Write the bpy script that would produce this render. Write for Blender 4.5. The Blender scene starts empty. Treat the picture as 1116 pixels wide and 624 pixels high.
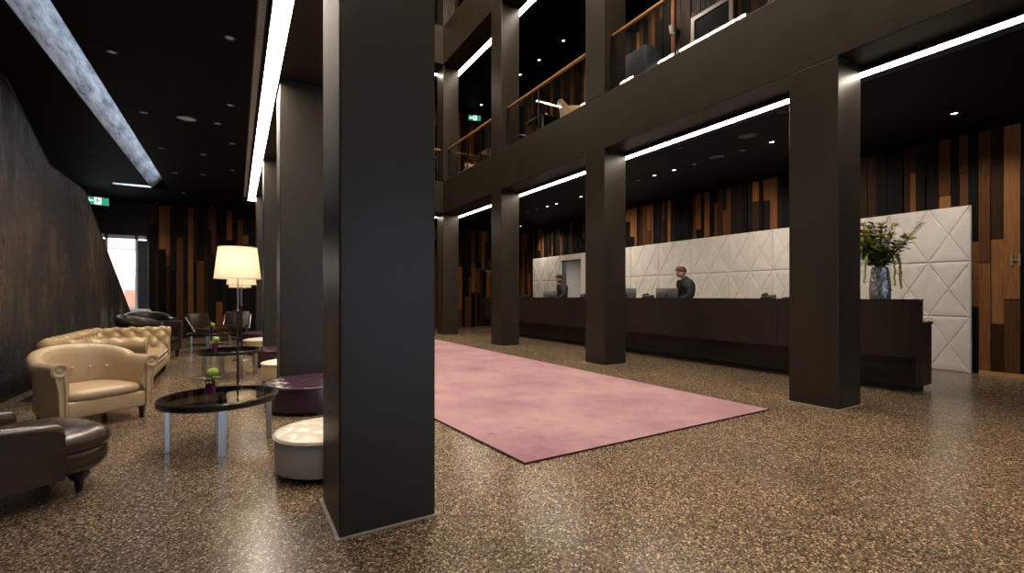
import bpy, bmesh, math, random
from mathutils import Vector, Matrix
random.seed(7)
S = bpy.context.scene
COL = S.collection
R = math.radians
PI = math.pi

# ------------------------------------------------------------------ camera
cd = bpy.data.cameras.new('camera')
cam = bpy.data.objects.new('camera', cd)
COL.objects.link(cam)
cd.sensor_width = 36.0
cd.lens = 36.0 * 503 / 1116
cd.shift_y = 10 / 1116
cd.clip_start = 0.05
cam.location = (0, 0, 1.15)
cam.rotation_euler = (R(90), 0, R(-30.9))
S.camera = cam

# ------------------------------------------------------------------ world, exposure
S.view_settings.view_transform = 'Standard'
S.view_settings.look = 'None'
S.view_settings.gamma = 1.0
S.view_settings.use_curve_mapping = False
S.view_settings.exposure = 0.0
W = bpy.data.worlds.new('sky')
S.world = W
W.use_nodes = True
W.node_tree.nodes['Background'].inputs[0].default_value = (0.90, 0.94, 1.0, 1)
W.node_tree.nodes['Background'].inputs[1].default_value = 2.2
S.cycles.max_bounces = 7
S.cycles.diffuse_bounces = 4
S.cycles.glossy_bounces = 4
S.cycles.transparent_max_bounces = 12
S.cycles.sample_clamp_indirect = 4.0
S.cycles.denoising_prefilter = 'ACCURATE'

STRIP = 32.0         # radiance of the light lines


def area(name, loc, rot, sx, sy, power, col, spread=180):
    l = bpy.data.lights.new(name, 'AREA')
    l.shape = 'RECTANGLE'
    l.size, l.size_y = sx, sy
    l.energy = power
    l.color = col
    l.spread = R(spread)
    o = bpy.data.objects.new(name, l)
    o.location = loc
    o.rotation_euler = rot
    COL.objects.link(o)
    return o


# daylight through the street windows behind the camera (wall_front)
area('daylight_front', (3.4, -7.8, 1.7), (R(90), 0, 0), 9.0, 2.6, 135, (0.42, 0.64, 1.0))
# added warm fill under the closed atrium roof, its source unseen
area('atrium_warm_fill', (3.05, 5.2, 12.1), (0, 0, 0), 3.9, 13.0, 1900, (1.0, 0.83, 0.60))
# hidden daylight lamp inside the slot of the lounge ceiling
area('slot_light', (-1.312, 6.5, 3.67), (0, R(90), 0), 0.14, 12.4, 20, (0.72, 0.85, 1.0))
area('slot_end_light', (-1.95, 12.812, 3.67), (R(90), 0, 0), 0.6, .14, 5, (0.85, 0.92, 1.0))


# ------------------------------------------------------------------ materials
def new_mat(name):
    m = bpy.data.materials.new(name)
    m.use_nodes = True
    nt = m.node_tree
    return m, nt, nt.nodes['Principled BSDF']


def setp(b, **k):
    names = {'color': 'Base Color', 'rough': 'Roughness', 'metal': 'Metallic', 'spec': 'Specular IOR Level',
             'emit': 'Emission Color', 'estr': 'Emission Strength', 'coat': 'Coat Weight', 'sheen': 'Sheen Weight'}
    for a, v in k.items():
        i = b.inputs[names[a]]
        if a in ('color', 'emit'):
            v = (*v, 1)
        i.default_value = v


def ramp(nt, stops, interp='LINEAR'):
    r = nt.nodes.new('ShaderNodeValToRGB')
    r.color_ramp.interpolation = interp
    e = r.color_ramp.elements
    while len(e) < len(stops):
        e.new(0.5)
    for i, (p, c) in enumerate(stops):
        e[i].position = p
        e[i].color = (*c, 1) if len(c) == 3 else c
    return r


def coords(nt, scale=(1, 1, 1)):
    t = nt.nodes.new('ShaderNodeTexCoord')
    mp = nt.nodes.new('ShaderNodeMapping')
    mp.inputs['Scale'].default_value = scale
    nt.links.new(t.outputs['Object'], mp.inputs['Vector'])
    return mp


def noise(nt, vec, scale, detail=3, rough=.55):
    n = nt.nodes.new('ShaderNodeTexNoise')
    n.inputs['Scale'].default_value = scale
    n.inputs['Detail'].default_value = detail
    n.inputs['Roughness'].default_value = rough
    nt.links.new(vec.outputs[0], n.inputs['Vector'])
    return n


def bump(nt, b, h, strength, dist):
    bp = nt.nodes.new('ShaderNodeBump')
    bp.inputs['Strength'].default_value = strength
    bp.inputs['Distance'].default_value = dist
    nt.links.new(h, bp.inputs['Height'])
    nt.links.new(bp.outputs[0], b.inputs['Normal'])


def varied(name, c1, c2, scale=4.0, stretch=(1, 1, 1), rough=.5, r2=None, metal=0, spec=.5, bmp=0, bscale=60, coat=0):
    m, nt, b = new_mat(name)
    mp = coords(nt, stretch)
    n = noise(nt, mp, scale, 4)
    r = ramp(nt, [(.3, c1), (.7, c2)])
    nt.links.new(n.outputs['Fac'], r.inputs[0])
    nt.links.new(r.outputs[0], b.inputs['Base Color'])
    setp(b, rough=rough, metal=metal, spec=spec, coat=coat)
    if r2 is not None:
        mr = nt.nodes.new('ShaderNodeMapRange')
        mr.inputs['To Min'].default_value = rough
        mr.inputs['To Max'].default_value = r2
        nt.links.new(n.outputs['Fac'], mr.inputs['Value'])
        nt.links.new(mr.outputs[0], b.inputs['Roughness'])
    if bmp:
        n2 = noise(nt, mp, bscale, 3)
        bump(nt, b, n2.outputs['Fac'], bmp, .01)
    return m


def mul(nt, a, bsock):
    x = nt.nodes.new('ShaderNodeMixRGB')
    x.blend_type = 'MULTIPLY'
    x.inputs[0].default_value = 1
    nt.links.new(a, x.inputs[1])
    nt.links.new(bsock, x.inputs[2])
    return x.outputs[0]


def terrazzo():
    m, nt, b = new_mat('terrazzo')
    mp = coords(nt)
    cols = []
    for sc, st in ((120, [(0, (.045, .031, .022)), (.22, (.086, .062, .044)), (.45, (.138, .101, .072)), (.68, (.21, .155, .108)), (.88, (.44, .34, .245))]),
                   (210, [(0, (.42, .42, .42)), (.5, (.9, .9, .9)), (.85, (1.5, 1.45, 1.35))])):
        v = nt.nodes.new('ShaderNodeTexVoronoi')
        v.inputs['Scale'].default_value = sc
        nt.links.new(mp.outputs[0], v.inputs['Vector'])
        r = ramp(nt, st, 'CONSTANT' if sc == 120 else 'LINEAR')
        sp = nt.nodes.new('ShaderNodeSeparateColor')
        nt.links.new(v.outputs['Color'], sp.inputs[0])
        nt.links.new(sp.outputs[0], r.inputs[0])
        cols.append(r.outputs[0])
    c = mul(nt, cols[0], cols[1])
    n = noise(nt, mp, .9, 5, .6)
    r3 = ramp(nt, [(.3, (.8, .8, .8)), (.7, (1.25, 1.22, 1.18))])
    nt.links.new(n.outputs['Fac'], r3.inputs[0])
    sc_ = noise(nt, coords(nt, (3.2, 1.1, 1)), 1.9, 9, .72)          # pale worn scuffs
    r4 = ramp(nt, [(.60, (0, 0, 0)), (.72, (.55, .55, .55))])
    nt.links.new(sc_.outputs['Fac'], r4.inputs[0])
    mxs = nt.nodes.new('ShaderNodeMixRGB')
    nt.links.new(r4.outputs[0], mxs.inputs[0])
    nt.links.new(mul(nt, c, r3.outputs[0]), mxs.inputs[1])
    mxs.inputs[2].default_value = (.24, .19, .145, 1)
    nt.links.new(mxs.outputs[0], b.inputs['Base Color'])
    mr = nt.nodes.new('ShaderNodeMapRange')
    mr.inputs['To Min'].default_value = .17
    mr.inputs['To Max'].default_value = .32
    n2 = noise(nt, mp, 2.2, 5, .7)
    nt.links.new(n2.outputs['Fac'], mr.inputs['Value'])
    nt.links.new(mr.outputs[0], b.inputs['Roughness'])
    setp(b, spec=.55)
    return m


def planks_mat():
    m, nt, b = new_mat('wood_planks')
    g = nt.nodes.new('ShaderNodeNewGeometry')
    r = ramp(nt, [(0, (.006, .0045, .004)), (.26, (.013, .008, .006)), (.48, (.030, .015, .008)), (.64, (.080, .034, .014)), (.80, (.16, .066, .024)), (.93, (.23, .100, .038))], 'CONSTANT')
    nt.links.new(g.outputs['Random Per Island'], r.inputs[0])
    mp = coords(nt, (14, 14, .9))
    n = noise(nt, mp, 3.0, 6, .65)
    r2 = ramp(nt, [(.25, (.55, .55, .55)), (.7, (1.25, 1.2, 1.15))])
    nt.links.new(n.outputs['Fac'], r2.inputs[0])
    nt.links.new(mul(nt, r.outputs[0], r2.outputs[0]), b.inputs['Base Color'])
    setp(b, rough=.6, spec=.06)
    return m


def blackened():
    m, nt, b = new_mat('blackened_plaster')
    mp = coords(nt, (1, 1.6, .42))
    n = noise(nt, mp, 2.2, 9, .62)
    r = ramp(nt, [(.34, (.006, .0055, .005)), (.50, (.024, .019, .016)), (.66, (.075, .060, .046))])
    nt.links.new(n.outputs['Fac'], r.inputs[0])
    n3 = noise(nt, coords(nt, (1, 3.4, .55)), 5.5, 9, .75)
    r3 = ramp(nt, [(.36, (.15, .15, .15)), (.47, (1, 1, 1))])
    nt.links.new(n3.outputs['Fac'], r3.inputs[0])
    n5 = noise(nt, coords(nt, (1, 1, .8)), .75, 4, .55)
    r5 = ramp(nt, [(.36, (.30, .31, .33)), (.50, (.9, .86, .82)), (.64, (2.0, 1.75, 1.5))])  # broad patches: warm lamp light imitated in the colour where they brighten
    nt.links.new(n5.outputs['Fac'], r5.inputs[0])
    nt.links.new(mul(nt, mul(nt, r.outputs[0], r3.outputs[0]), r5.outputs[0]), b.inputs['Base Color'])
    mr = nt.nodes.new('ShaderNodeMapRange')
    mr.inputs['From Min'].default_value = .35
    mr.inputs['From Max'].default_value = .62
    mr.inputs['To Min'].default_value = .75
    mr.inputs['To Max'].default_value = .18
    nt.links.new(n.outputs['Fac'], mr.inputs['Value'])
    nt.links.new(mr.outputs[0], b.inputs['Roughness'])
    n4 = noise(nt, coords(nt, (1, 1.2, .8)), 11, 10, .7)
    bump(nt, b, n4.outputs['Fac'], .9, .06)
    return m


def streaked_white():
    m, nt, b = new_mat('streaked_plaster')
    n = noise(nt, coords(nt, (1, .7, 5)), 3.2, 8, .7)
    r = ramp(nt, [(.33, (.03, .034, .042)), (.45, (.22, .24, .28)), (.72, (.56, .59, .64))])
    nt.links.new(n.outputs['Fac'], r.inputs[0])
    nt.links.new(r.outputs[0], b.inputs['Base Color'])
    setp(b, rough=.6)
    bump(nt, b, n.outputs['Fac'], .4, .04)
    return m


def rug_mat():
    m, nt, b = new_mat('mauve_wool')
    mp = coords(nt)
    n = noise(nt, mp, 1.3, 8, .65)
    r = ramp(nt, [(.3, (.235, .105, .150)), (.52, (.35, .195, .225)), (.72, (.44, .27, .285))])
    nt.links.new(n.outputs['Fac'], r.inputs[0])
    n2 = noise(nt, mp, 7, 6, .7)
    r2 = ramp(nt, [(.30, (.6, .56, .6)), (.42, (1, 1, 1))])
    nt.links.new(n2.outputs['Fac'], r2.inputs[0])
    nt.links.new(mul(nt, r.outputs[0], r2.outputs[0]), b.inputs['Base Color'])
    setp(b, rough=.95, spec=.15, sheen=.25)
    n3 = noise(nt, mp, 260, 2)
    bump(nt, b, n3.outputs['Fac'], .5, .006)
    return m


def glassy(name, tint=(1, 1, 1), refl=1.0, ior=1.5, rough=.0):
    m = bpy.data.materials.new(name)
    m.use_nodes = True
    nt = m.node_tree
    nt.nodes.clear()
    o = nt.nodes.new('ShaderNodeOutputMaterial')
    mx = nt.nodes.new('ShaderNodeMixShader')
    t = nt.nodes.new('ShaderNodeBsdfTransparent')
    t.inputs[0].default_value = (*tint, 1)
    g = nt.nodes.new('ShaderNodeBsdfGlossy')
    g.inputs['Roughness'].default_value = rough
    lw = nt.nodes.new('ShaderNodeLayerWeight')      # Schlick reflectance of a thin pane, same from both faces
    lw.inputs[0].default_value = .5
    pw_ = nt.nodes.new('ShaderNodeMath')
    pw_.operation = 'POWER'
    pw_.inputs[1].default_value = 5
    ma = nt.nodes.new('ShaderNodeMath')
    ma.operation = 'MULTIPLY_ADD'
    f0 = ((ior - 1) / (ior + 1)) ** 2
    ma.inputs[1].default_value = 1 - f0
    ma.inputs[2].default_value = f0
    nt.links.new(lw.outputs['Facing'], pw_.inputs[0])
    nt.links.new(pw_.outputs[0], ma.inputs[0])
    nt.links.new(ma.outputs[0], mx.inputs[0])
    nt.links.new(t.outputs[0], mx.inputs[1])
    nt.links.new(g.outputs[0], mx.inputs[2])
    nt.links.new(mx.outputs[0], o.inputs[0])
    return m


def shade_mat():
    m = bpy.data.materials.new('lamp_fabric')
    m.use_nodes = True
    nt = m.node_tree
    nt.nodes.clear()
    o = nt.nodes.new('ShaderNodeOutputMaterial')
    a = nt.nodes.new('ShaderNodeAddShader')
    d = nt.nodes.new('ShaderNodeBsdfDiffuse')
    t = nt.nodes.new('ShaderNodeBsdfTranslucent')
    n = noise(nt, coords(nt, (30, 30, 30)), 6, 3)
    r = ramp(nt, [(.3, (.40, .34, .26)), (.7, (.46, .40, .31))])
    nt.links.new(n.outputs['Fac'], r.inputs[0])
    nt.links.new(r.outputs[0], d.inputs[0])
    nt.links.new(r.outputs[0], t.inputs[0])
    nt.links.new(d.outputs[0], a.inputs[0])
    nt.links.new(t.outputs[0], a.inputs[1])
    nt.links.new(a.outputs[0], o.inputs[0])
    return m


def emit(name, col, s):
    m, nt, b = new_mat(name)
    setp(b, color=(.02, .02, .02), emit=col, estr=s)
    return m


M = {}
M['floor'] = terrazzo()
M['planks'] = planks_mat()
M['slab'] = blackened()
M['streak'] = streaked_white()
M['rug'] = rug_mat()
M['steel'] = varied('bronzed_steel', (.021, .0165, .0115), (.028, .0222, .0155), 2.5, (1, 1, .6), rough=.36, r2=.46, metal=.0, spec=.26)
M['steel2'] = varied('bronzed_beam', (.021, .0165, .0115), (.028, .0222, .0155), 2.5, rough=.36, r2=.46, spec=.26)
M['black'] = varied('black_ceiling', (.0018, .0017, .0016), (.0026, .0025, .0024), 3, rough=.6, spec=.06)
M['lip_black'] = varied('lip_dead_black', (.0008, .0008, .0008), (.0012, .0012, .0012), 3, rough=.9, spec=0)  # near-zero black, so the strip's own light does not show on the lip
M['darkwall'] = varied('dark_wall', (.012, .011, .011), (.02, .018, .017), 3, rough=.6, spec=.3)
M['desk'] = varied('dark_brown_lacquer', (.020, .0135, .0095), (.027, .019, .0135), 2, (1, 4, 1), rough=.36, spec=.35)
M['plinth'] = varied('dark_plinth', (.010, .008, .008), (.016, .013, .012), 2, rough=.4)
M['panel'] = varied('cream_leather_panel', (.50, .455, .40), (.58, .53, .465), 5, rough=.5, bmp=.12, bscale=90)
M['cream'] = varied('cream_leather', (.46, .335, .205), (.53, .39, .245), 6, rough=.30, spec=.5, bmp=.08, bscale=160)
M['tan'] = varied('tan_leather', (.43, .30, .165), (.50, .355, .20), 6, rough=.27, spec=.5, bmp=.06, bscale=160)
M['white_leather'] = varied('white_leather', (.60, .55, .46), (.68, .62, .53), 6, rough=.3, bmp=.06, bscale=140)
M['white_side'] = varied('grey_white_leather', (.42, .41, .39), (.48, .47, .44), 6, rough=.4)
M['brown'] = varied('dark_brown_leather', (.028, .016, .0095), (.050, .029, .018), 6, rough=.27, spec=.6, bmp=.05, bscale=150)
M['brown2'] = varied('brown_leather', (.022, .015, .011), (.034, .023, .016), 6, rough=.3)
M['purple'] = varied('aubergine_leather', (.030, .014, .024), (.044, .020, .034), 6, rough=.27, bmp=.05, bscale=140)
M['piping'] = varied('pale_piping', (.55, .53, .50), (.62, .60, .57), 8, rough=.4)
M['blackwood'] = varied('black_wood', (.008, .006, .005), (.014, .010, .008), 8, rough=.25)
M['rim'] = varied('black_rim', (.010, .009, .009), (.014, .012, .012), 8, rough=.2)
M['chrome'] = varied('brushed_chrome', (.42, .43, .45), (.52, .53, .55), 12, (1, 1, .2), rough=.28, metal=1)
M['blackmetal'] = varied('black_metal', (.012, .012, .013), (.018, .018, .019), 8, rough=.3, metal=.3)
M['handrail'] = varied('oak_handrail', (.36, .17, .065), (.46, .23, .09), 5, (6, .6, 6), rough=.35)
M['glass'] = glassy('clear_glass', (.93, .95, .96))
M['smoked'] = glassy('smoked_glass', (.62, .59, .55), ior=1.55, rough=.03)
M['purpleglass'] = varied('purple_glass', (.09, .010, .055), (.13, .016, .08), 10, rough=.1)
M['shade'] = shade_mat()
M['strip'] = emit('light_line', (1.0, .86, .70), STRIP)
M['lens_on'] = emit('downlight_on', (1.0, .92, .84), 14)
M['lens_glint'] = emit('painted_glint', (.8, .88, 1.0), .10)  # faint glow painted in for the glints on unlit ceiling fittings
M['lens_off'] = varied('dark_grille', (.012, .012, .012), (.03, .03, .03), 40, rough=.5)
M['ring'] = varied('grey_ring', (.04, .04, .045), (.07, .07, .075), 20, rough=.3, metal=.6)
M['bulb'] = emit('bulb', (1.0, .82, .58), 20)
M['leaf'] = varied('green_leaf', (.08, .14, .015), (.22, .31, .04), 12, rough=.5)
M['lime'] = varied('lime_flower', (.22, .36, .03), (.42, .55, .07), 30, rough=.6)
M['darkleaf'] = varied('dark_leaf', (.025, .05, .012), (.075, .115, .028), 14, rough=.4)
M['tassel'] = varied('yellow_green_tassel', (.25, .27, .04), (.45, .46, .09), 40, rough=.7)
M['orange'] = varied('orange_petal', (.62, .16, .02), (.80, .36, .06), 20, rough=.5)
M['yellow'] = varied('yellow_petal', (.62, .48, .10), (.80, .68, .22), 20, rough=.5)
M['whiteflower'] = varied('white_petal', (.72, .72, .68), (.82, .82, .78), 20, rough=.5)
M['stem'] = varied('stem_green', (.03, .06, .012), (.06, .10, .02), 12, rough=.5)
M['silver'] = varied('silver_bark', (.02, .022, .028), (.55, .57, .62), 52, (1, 1, .4), rough=.3, metal=.6)
M['skin'] = varied('skin', (.50, .29, .20), (.58, .35, .25), 10, rough=.45)
M['hair_brown'] = varied('brown_hair', (.065, .030, .014), (.13, .058, .026), 60, rough=.5)
M['hair_dark'] = varied('dark_hair', (.012, .008, .006), (.03, .02, .014), 60, rough=.5)
M['suit'] = varied('charcoal_suit', (.008, .009, .012), (.015, .017, .022), 60, rough=.75)
M['suit2'] = varied('black_suit', (.010, .010, .012), (.02, .02, .024), 60, rough=.7)
M['shirt'] = varied('black_shirt', (.006, .006, .008), (.012, .012, .015), 40, rough=.7)
M['alu'] = varied('aluminium', (.22, .22, .23), (.30, .30, .31), 20, rough=.35, metal=.9)
M['screen'] = varied('dark_screen', (.010, .012, .016), (.02, .023, .03), 8, rough=.15)
M['plastic'] = varied('black_plastic', (.012, .012, .012), (.022, .022, .022), 20, rough=.4)
M['white'] = varied('white_paint', (.72, .73, .74), (.80, .81, .82), 3, rough=.5)
M['greywall'] = varied('grey_plaster', (.30, .28, .265), (.36, .335, .315), 2, rough=.7)
M['blind'] = varied('slate_blind', (.025, .032, .045), (.035, .043, .058), 3, rough=.6)
M['facade'] = varied('white_facade', (.66, .68, .70), (.78, .79, .80), 1.5, rough=.8)
M['facade_glass'] = varied('facade_glass', (.34, .37, .41), (.46, .49, .53), 2, rough=.3)
M['brickred'] = varied('terracotta', (.34, .14, .09), (.42, .19, .12), 4, rough=.8)
M['exit_green'] = emit('exit_green', (.02, .42, .20), .9)
M['exit_white'] = emit('exit_white', (.85, 1.0, .93), 1.3)
M['letters'] = varied('pale_metal_letters', (.26, .21, .17), (.32, .27, .22), 20, rough=.4, metal=.5)
M['bronze'] = varied('beige_frame', (.30, .25, .19), (.36, .30, .23), 5, rough=.45)
M['grout'] = varied('pale_joint', (.20, .18, .155), (.27, .24, .21), 30, rough=.8)


# ------------------------------------------------------------------ mesh helpers
class MB:
    def __init__(s):
        s.bm = bmesh.new()

    def box(s, x0, x1, y0, y1, z0, z1, bev=0, mi=0, seg=2):
        g = bmesh.ops.create_cube(s.bm, size=1)
        vs = g['verts']
        for v in vs:
            v.co = Vector(((x0 + x1) / 2 + v.co.x * (x1 - x0), (y0 + y1) / 2 + v.co.y * (y1 - y0), (z0 + z1) / 2 + v.co.z * (z1 - z0)))
        fs = list({f for v in vs for f in v.link_faces})
        for f in fs:
            f.material_index = mi
        if bev:
            es = list({e for v in vs for e in v.link_edges})
            bmesh.ops.bevel(s.bm, geom=es, offset=bev, segments=seg, profile=.5, affect='EDGES')
        return s

    def lathe(s, prof, seg=32, c=(0, 0, 0), mi=0, cap=True, sx=1, sy=1):
        rings = []
        for r, z in prof:
            rings.append([s.bm.verts.new((c[0] + r * sx * math.cos(2 * PI * k / seg), c[1] + r * sy * math.sin(2 * PI * k / seg), c[2] + z)) for k in range(seg)])
        for a, b in zip(rings, rings[1:]):
            for k in range(seg):
                f = s.bm.faces.new((a[k], a[(k + 1) % seg], b[(k + 1) % seg], b[k]))
                f.material_index = mi
        if cap:
            for ring, rev in ((rings[0], True), (rings[-1], False)):
                f = s.bm.faces.new(ring[::-1] if rev else ring)
                f.material_index = mi
        return s

    def tube(s, pts, r, seg=8, r2=None, mi=0, closed=False):
        pts = [Vector(p) for p in pts]
        n = len(pts)
        rings = []
        up = None
        for i, p in enumerate(pts):
            if closed:
                t = (pts[(i + 1) % n] - pts[i - 1]).normalized()
            else:
                t = (pts[min(i + 1, n - 1)] - pts[max(i - 1, 0)]).normalized()
            if up is None:
                up = t.orthogonal().normalized()
            up = (up - t * up.dot(t))
            up = up.normalized() if up.length > 1e-6 else t.orthogonal().normalized()
            b = t.cross(up)
            rr = r if r2 is None else r + (r2 - r) * i / max(1, n - 1)
            rings.append([s.bm.verts.new(p + (up * math.cos(2 * PI * k / seg) + b * math.sin(2 * PI * k / seg)) * rr) for k in range(seg)])
        prs = list(zip(rings, rings[1:]))
        if closed:
            prs.append((rings[-1], rings[0]))
        for a, b in prs:
            for k in range(seg):
                f = s.bm.faces.new((a[k], a[(k + 1) % seg], b[(k + 1) % seg], b[k]))
                f.material_index = mi
        if not closed:
            for ring, rev in ((rings[0], True), (rings[-1], False)):
                s.bm.faces.new(ring[::-1] if rev else ring).material_index = mi
        return s

    def rings(s, rings, mi=0, cap=True, closed=True):
        vr = [[s.bm.verts.new(p) for p in ring] for ring in rings]
        n = len(vr[0])
        for a, b in zip(vr, vr[1:]):
            for k in range(n if closed else n - 1):
                s.bm.faces.new((a[k], a[(k + 1) % n], b[(k + 1) % n], b[k])).material_index = mi
        if cap:
            s.bm.faces.new(vr[0][::-1]).material_index = mi
            s.bm.faces.new(vr[-1]).material_index = mi
        return s

    def prism(s, poly, axis, a, b, mi=0):
        """poly: 2-D points; axis 'x','y','z' along which it is extruded from a to b"""
        def P(p, h):
            return {'x': (h, p[0], p[1]), 'y': (p[0], h, p[1]), 'z': (p[0], p[1], h)}[axis]
        return s.rings([[P(p, a) for p in poly], [P(p, b) for p in poly]], mi)

    def face(s, pts, mi=0):
        s.bm.faces.new([s.bm.verts.new(p) for p in pts]).material_index = mi
        return s

    def ball(s, c, r, sub=2, sc=(1, 1, 1), mi=0):
        g = bmesh.ops.create_icosphere(s.bm, subdivisions=sub, radius=r)
        for v in g['verts']:
            v.co = Vector((c[0] + v.co.x * sc[0], c[1] + v.co.y * sc[1], c[2] + v.co.z * sc[2]))
            for f in v.link_faces:
                f.material_index = mi
        return s

    def build(s, name, mats, parent=None, smooth=True, loc=None, rot=None, angle=40):
        if not isinstance(mats, (list, tuple)):
            mats = [mats]
        bmesh.ops.recalc_face_normals(s.bm, faces=s.bm.faces[:])
        me = bpy.data.meshes.new(name)
        s.bm.to_mesh(me)
        s.bm.free()
        for m in mats:
            me.materials.append(m)
        if smooth:
            me.polygons.foreach_set('use_smooth', [True] * len(me.polygons))
            try:
                me.set_sharp_from_angle(angle=R(angle))
            except Exception:
                pass
        o = bpy.data.objects.new(name, me)
        COL.objects.link(o)
        if parent:
            o.parent = parent
        if loc:
            o.location = loc
        if rot:
            o.rotation_euler = rot
        return o


def tag(o, label, cat, group=None, kind=None):
    o['label'] = label
    o['category'] = cat
    if group:
        o['group'] = group
    if kind:
        o['kind'] = kind
    return o


def thing(name, label, cat, loc=(0, 0, 0), rz=0, group=None):
    o = bpy.data.objects.new(name, None)
    o.empty_display_size = .1
    COL.objects.link(o)
    o.location = loc
    o.rotation_euler = (0, 0, rz)
    return tag(o, label, cat, group)


def struct(o, label, cat):
    return tag(o, label, cat, None, 'structure')


def copy_tree(o, parent=None):
    c = o.copy()
    COL.objects.link(c)
    if parent is not None:
        c.parent = parent
    for ch in list(o.children):
        copy_tree(ch, c)
    return c


def superellipse(a, b, n, seg):
    out = []
    for k in range(seg):
        t = 2 * PI * k / seg
        ct, st = math.cos(t), math.sin(t)
        out.append((a * math.copysign(abs(ct) ** (2 / n), ct), b * math.copysign(abs(st) ** (2 / n), st)))
    return out


def puff(mb, outline, prof, mi=0):
    """outline: closed xy list; prof: (inset, z) from bottom to top"""
    cx = sum(p[0] for p in outline) / len(outline)
    cy = sum(p[1] for p in outline) / len(outline)
    rings = []
    for ins, z in prof:
        ring = []
        for x, y in outline:
            d = Vector((x - cx, y - cy))
            L = d.length
            k = max(.02, (L - ins) / L)
            ring.append((cx + d.x * k, cy + d.y * k, z))
        rings.append(ring)
    mb.rings(rings, mi)
    return mb


def pillow(a, b, sharp=.45):
    return (abs(math.sin(PI * a)) * abs(math.sin(PI * b))) ** sharp


# ------------------------------------------------------------------ setting
COLY = [-1.13, 2.29, 5.71, 9.13, 12.54]
CD = .48
RX0, RX1 = 5.18, 5.66
LX0, LX1 = .42, .90
XW, YB, XL, YF = 9.45, 15.4, -4.6, -8.0
Z1, Z1T = 3.56, 4.46     # first beam: underside, top
Z2, Z2T = 7.87, 8.97
ZT = 12.3

m = MB()
m.box(XL - .2, XW + 3, YF - .2, YB + .2, -.2, 0)
struct(m.build('floor', M['floor'], smooth=False), 'polished brown terrazzo floor with coarse pale aggregate', 'floor')

# lower ceilings (also the gallery floors)
m = MB()
ZU = Z1T - .02
ZC = ZU - .03
m.box(RX1, XW, YF, YB, Z1, ZC)
m.box(-1.30, LX0, YF, 13.06, Z1, ZC)
m.box(XL, -1.62, YF, 12.80, Z1, ZC)
m.box(-1.62, -1.30, YF, -.5, Z1, ZC)
m.box(XL, -2.30, 12.80, 13.06, Z1, ZC)
m.box(-1.62, -1.30, -.5, 13.06, 3.96, ZC)
m.box(-2.30, -1.62, 12.80, 13.06, 3.80, ZC)
m.box(XL, LX0, 13.06, YB, Z1, ZC)
m.box(LX0, RX1, COLY[4] + CD, YB, Z1, ZC)
m.box(LX0, RX1, YF, COLY[0], Z1, ZC)
struct(m.build('ceiling', M['black'], smooth=False), 'matt black lower ceiling over lounge and reception', 'ceiling')
m = MB()
m.box(RX1, XW, YF, YB, ZC, ZU)
m.box(XL, LX0, YF, YB, ZC, ZU)
m.box(LX0, RX1, COLY[4] + CD, YB, ZC, ZU)
m.box(LX0, RX1, YF, COLY[0], ZC, ZU)
struct(m.build('floor_gallery', M['darkwall'], smooth=False), 'dark floor of the upper gallery', 'floor')
# slanted plaster faces inside the ceiling slot
m = MB()
m.prism([(-1.62, Z1 + .01), (-1.302, 3.93), (-1.302, 3.955), (-1.62, 3.955)], 'y', -.49, 13.05)
m.box(-2.29, -1.63, 13.03, 13.055, Z1 + .01, 3.79)
struct(m.build('trim_1', M['streak'], smooth=False), 'pale streaked plaster face inside the slot of the lounge ceiling', 'ceiling slot')
# gallery ceilings and roof
m = MB()
m.box(RX1, XW, YF, YB, Z2, Z2T - .02)
m.box(XL, LX0, YF, YB, Z2, Z2T - .02)
m.box(LX0, RX1, COLY[4] + CD, YB, Z2, Z2T - .02)
m.box(LX0, RX1, YF, COLY[0], Z2, Z2T - .02)
m.box(XL, XW, YF, YB, ZT, ZT + .2)
struct(m.build('ceiling_upper', M['black'], smooth=False), 'matt black ceiling of the upper gallery', 'ceiling')


def planks(name, a, b, z0, z1, place, skip=None, wmin=.075, wmax=.17, breaks=1):
    """upright timber planks; place(u, d) -> xy for distance u along the wall and depth d off it"""
    mb = MB()
    def plank(u0, u1, za, zb, d):
        p = [place(u0, 0), place(u1, 0), place(u1, d), place(u0, d)]
        mb.rings([[(x, y, za) for x, y in p], [(x, y, zb) for x, y in p]])
    u = a
    while u < b - .02:
        w = min(random.uniform(wmin, wmax), b - u)
        lo = z0
        if skip:
            s0, s1, sz = skip
            if u + w > s0 and u < s1:
                lo = sz
        cuts = [lo]
        for _ in range(breaks):
            if random.random() < .75:
                cuts.append(random.uniform(lo + .2, z1 - .2))
        cuts = sorted(cuts) + [z1]
        for za, zb in zip(cuts, cuts[1:]):
            plank(u, u + w - .004, za, zb, random.choice((.012, .02, .03, .045)))
        u += w
    return mb


NICHE = (11.40, 12.45, 2.31)
m = MB()
m.box(XW, XW + .15, YF, NICHE[0], 0, ZT)
m.box(XW, XW + .15, NICHE[1], YB, 0, ZT)
m.box(XW, XW + .15, NICHE[0], NICHE[1], NICHE[2], ZT)
wr = struct(m.build('wall_right', M['darkwall'], smooth=False), 'reception back wall clad in dark and reddish upright timber planks', 'wall')
planks('p', YF, YB, 0.02, Z1, lambda u, d: (XW - d, u), NICHE, breaks=2).build('plank_cladding', M['planks'], wr, smooth=False)
XG = 8.35
wg = struct(MB().box(XG, XG + .15, COLY[0], YB, Z1T, Z2).build('wall_gallery', M['darkwall'], smooth=False), 'upper gallery wall clad in upright timber planks', 'wall')
planks('p', 1.0, YB, ZU, Z2, lambda u, d: (XG - d, u), breaks=2).build('plank_cladding', M['planks'], wg, smooth=False)

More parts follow.
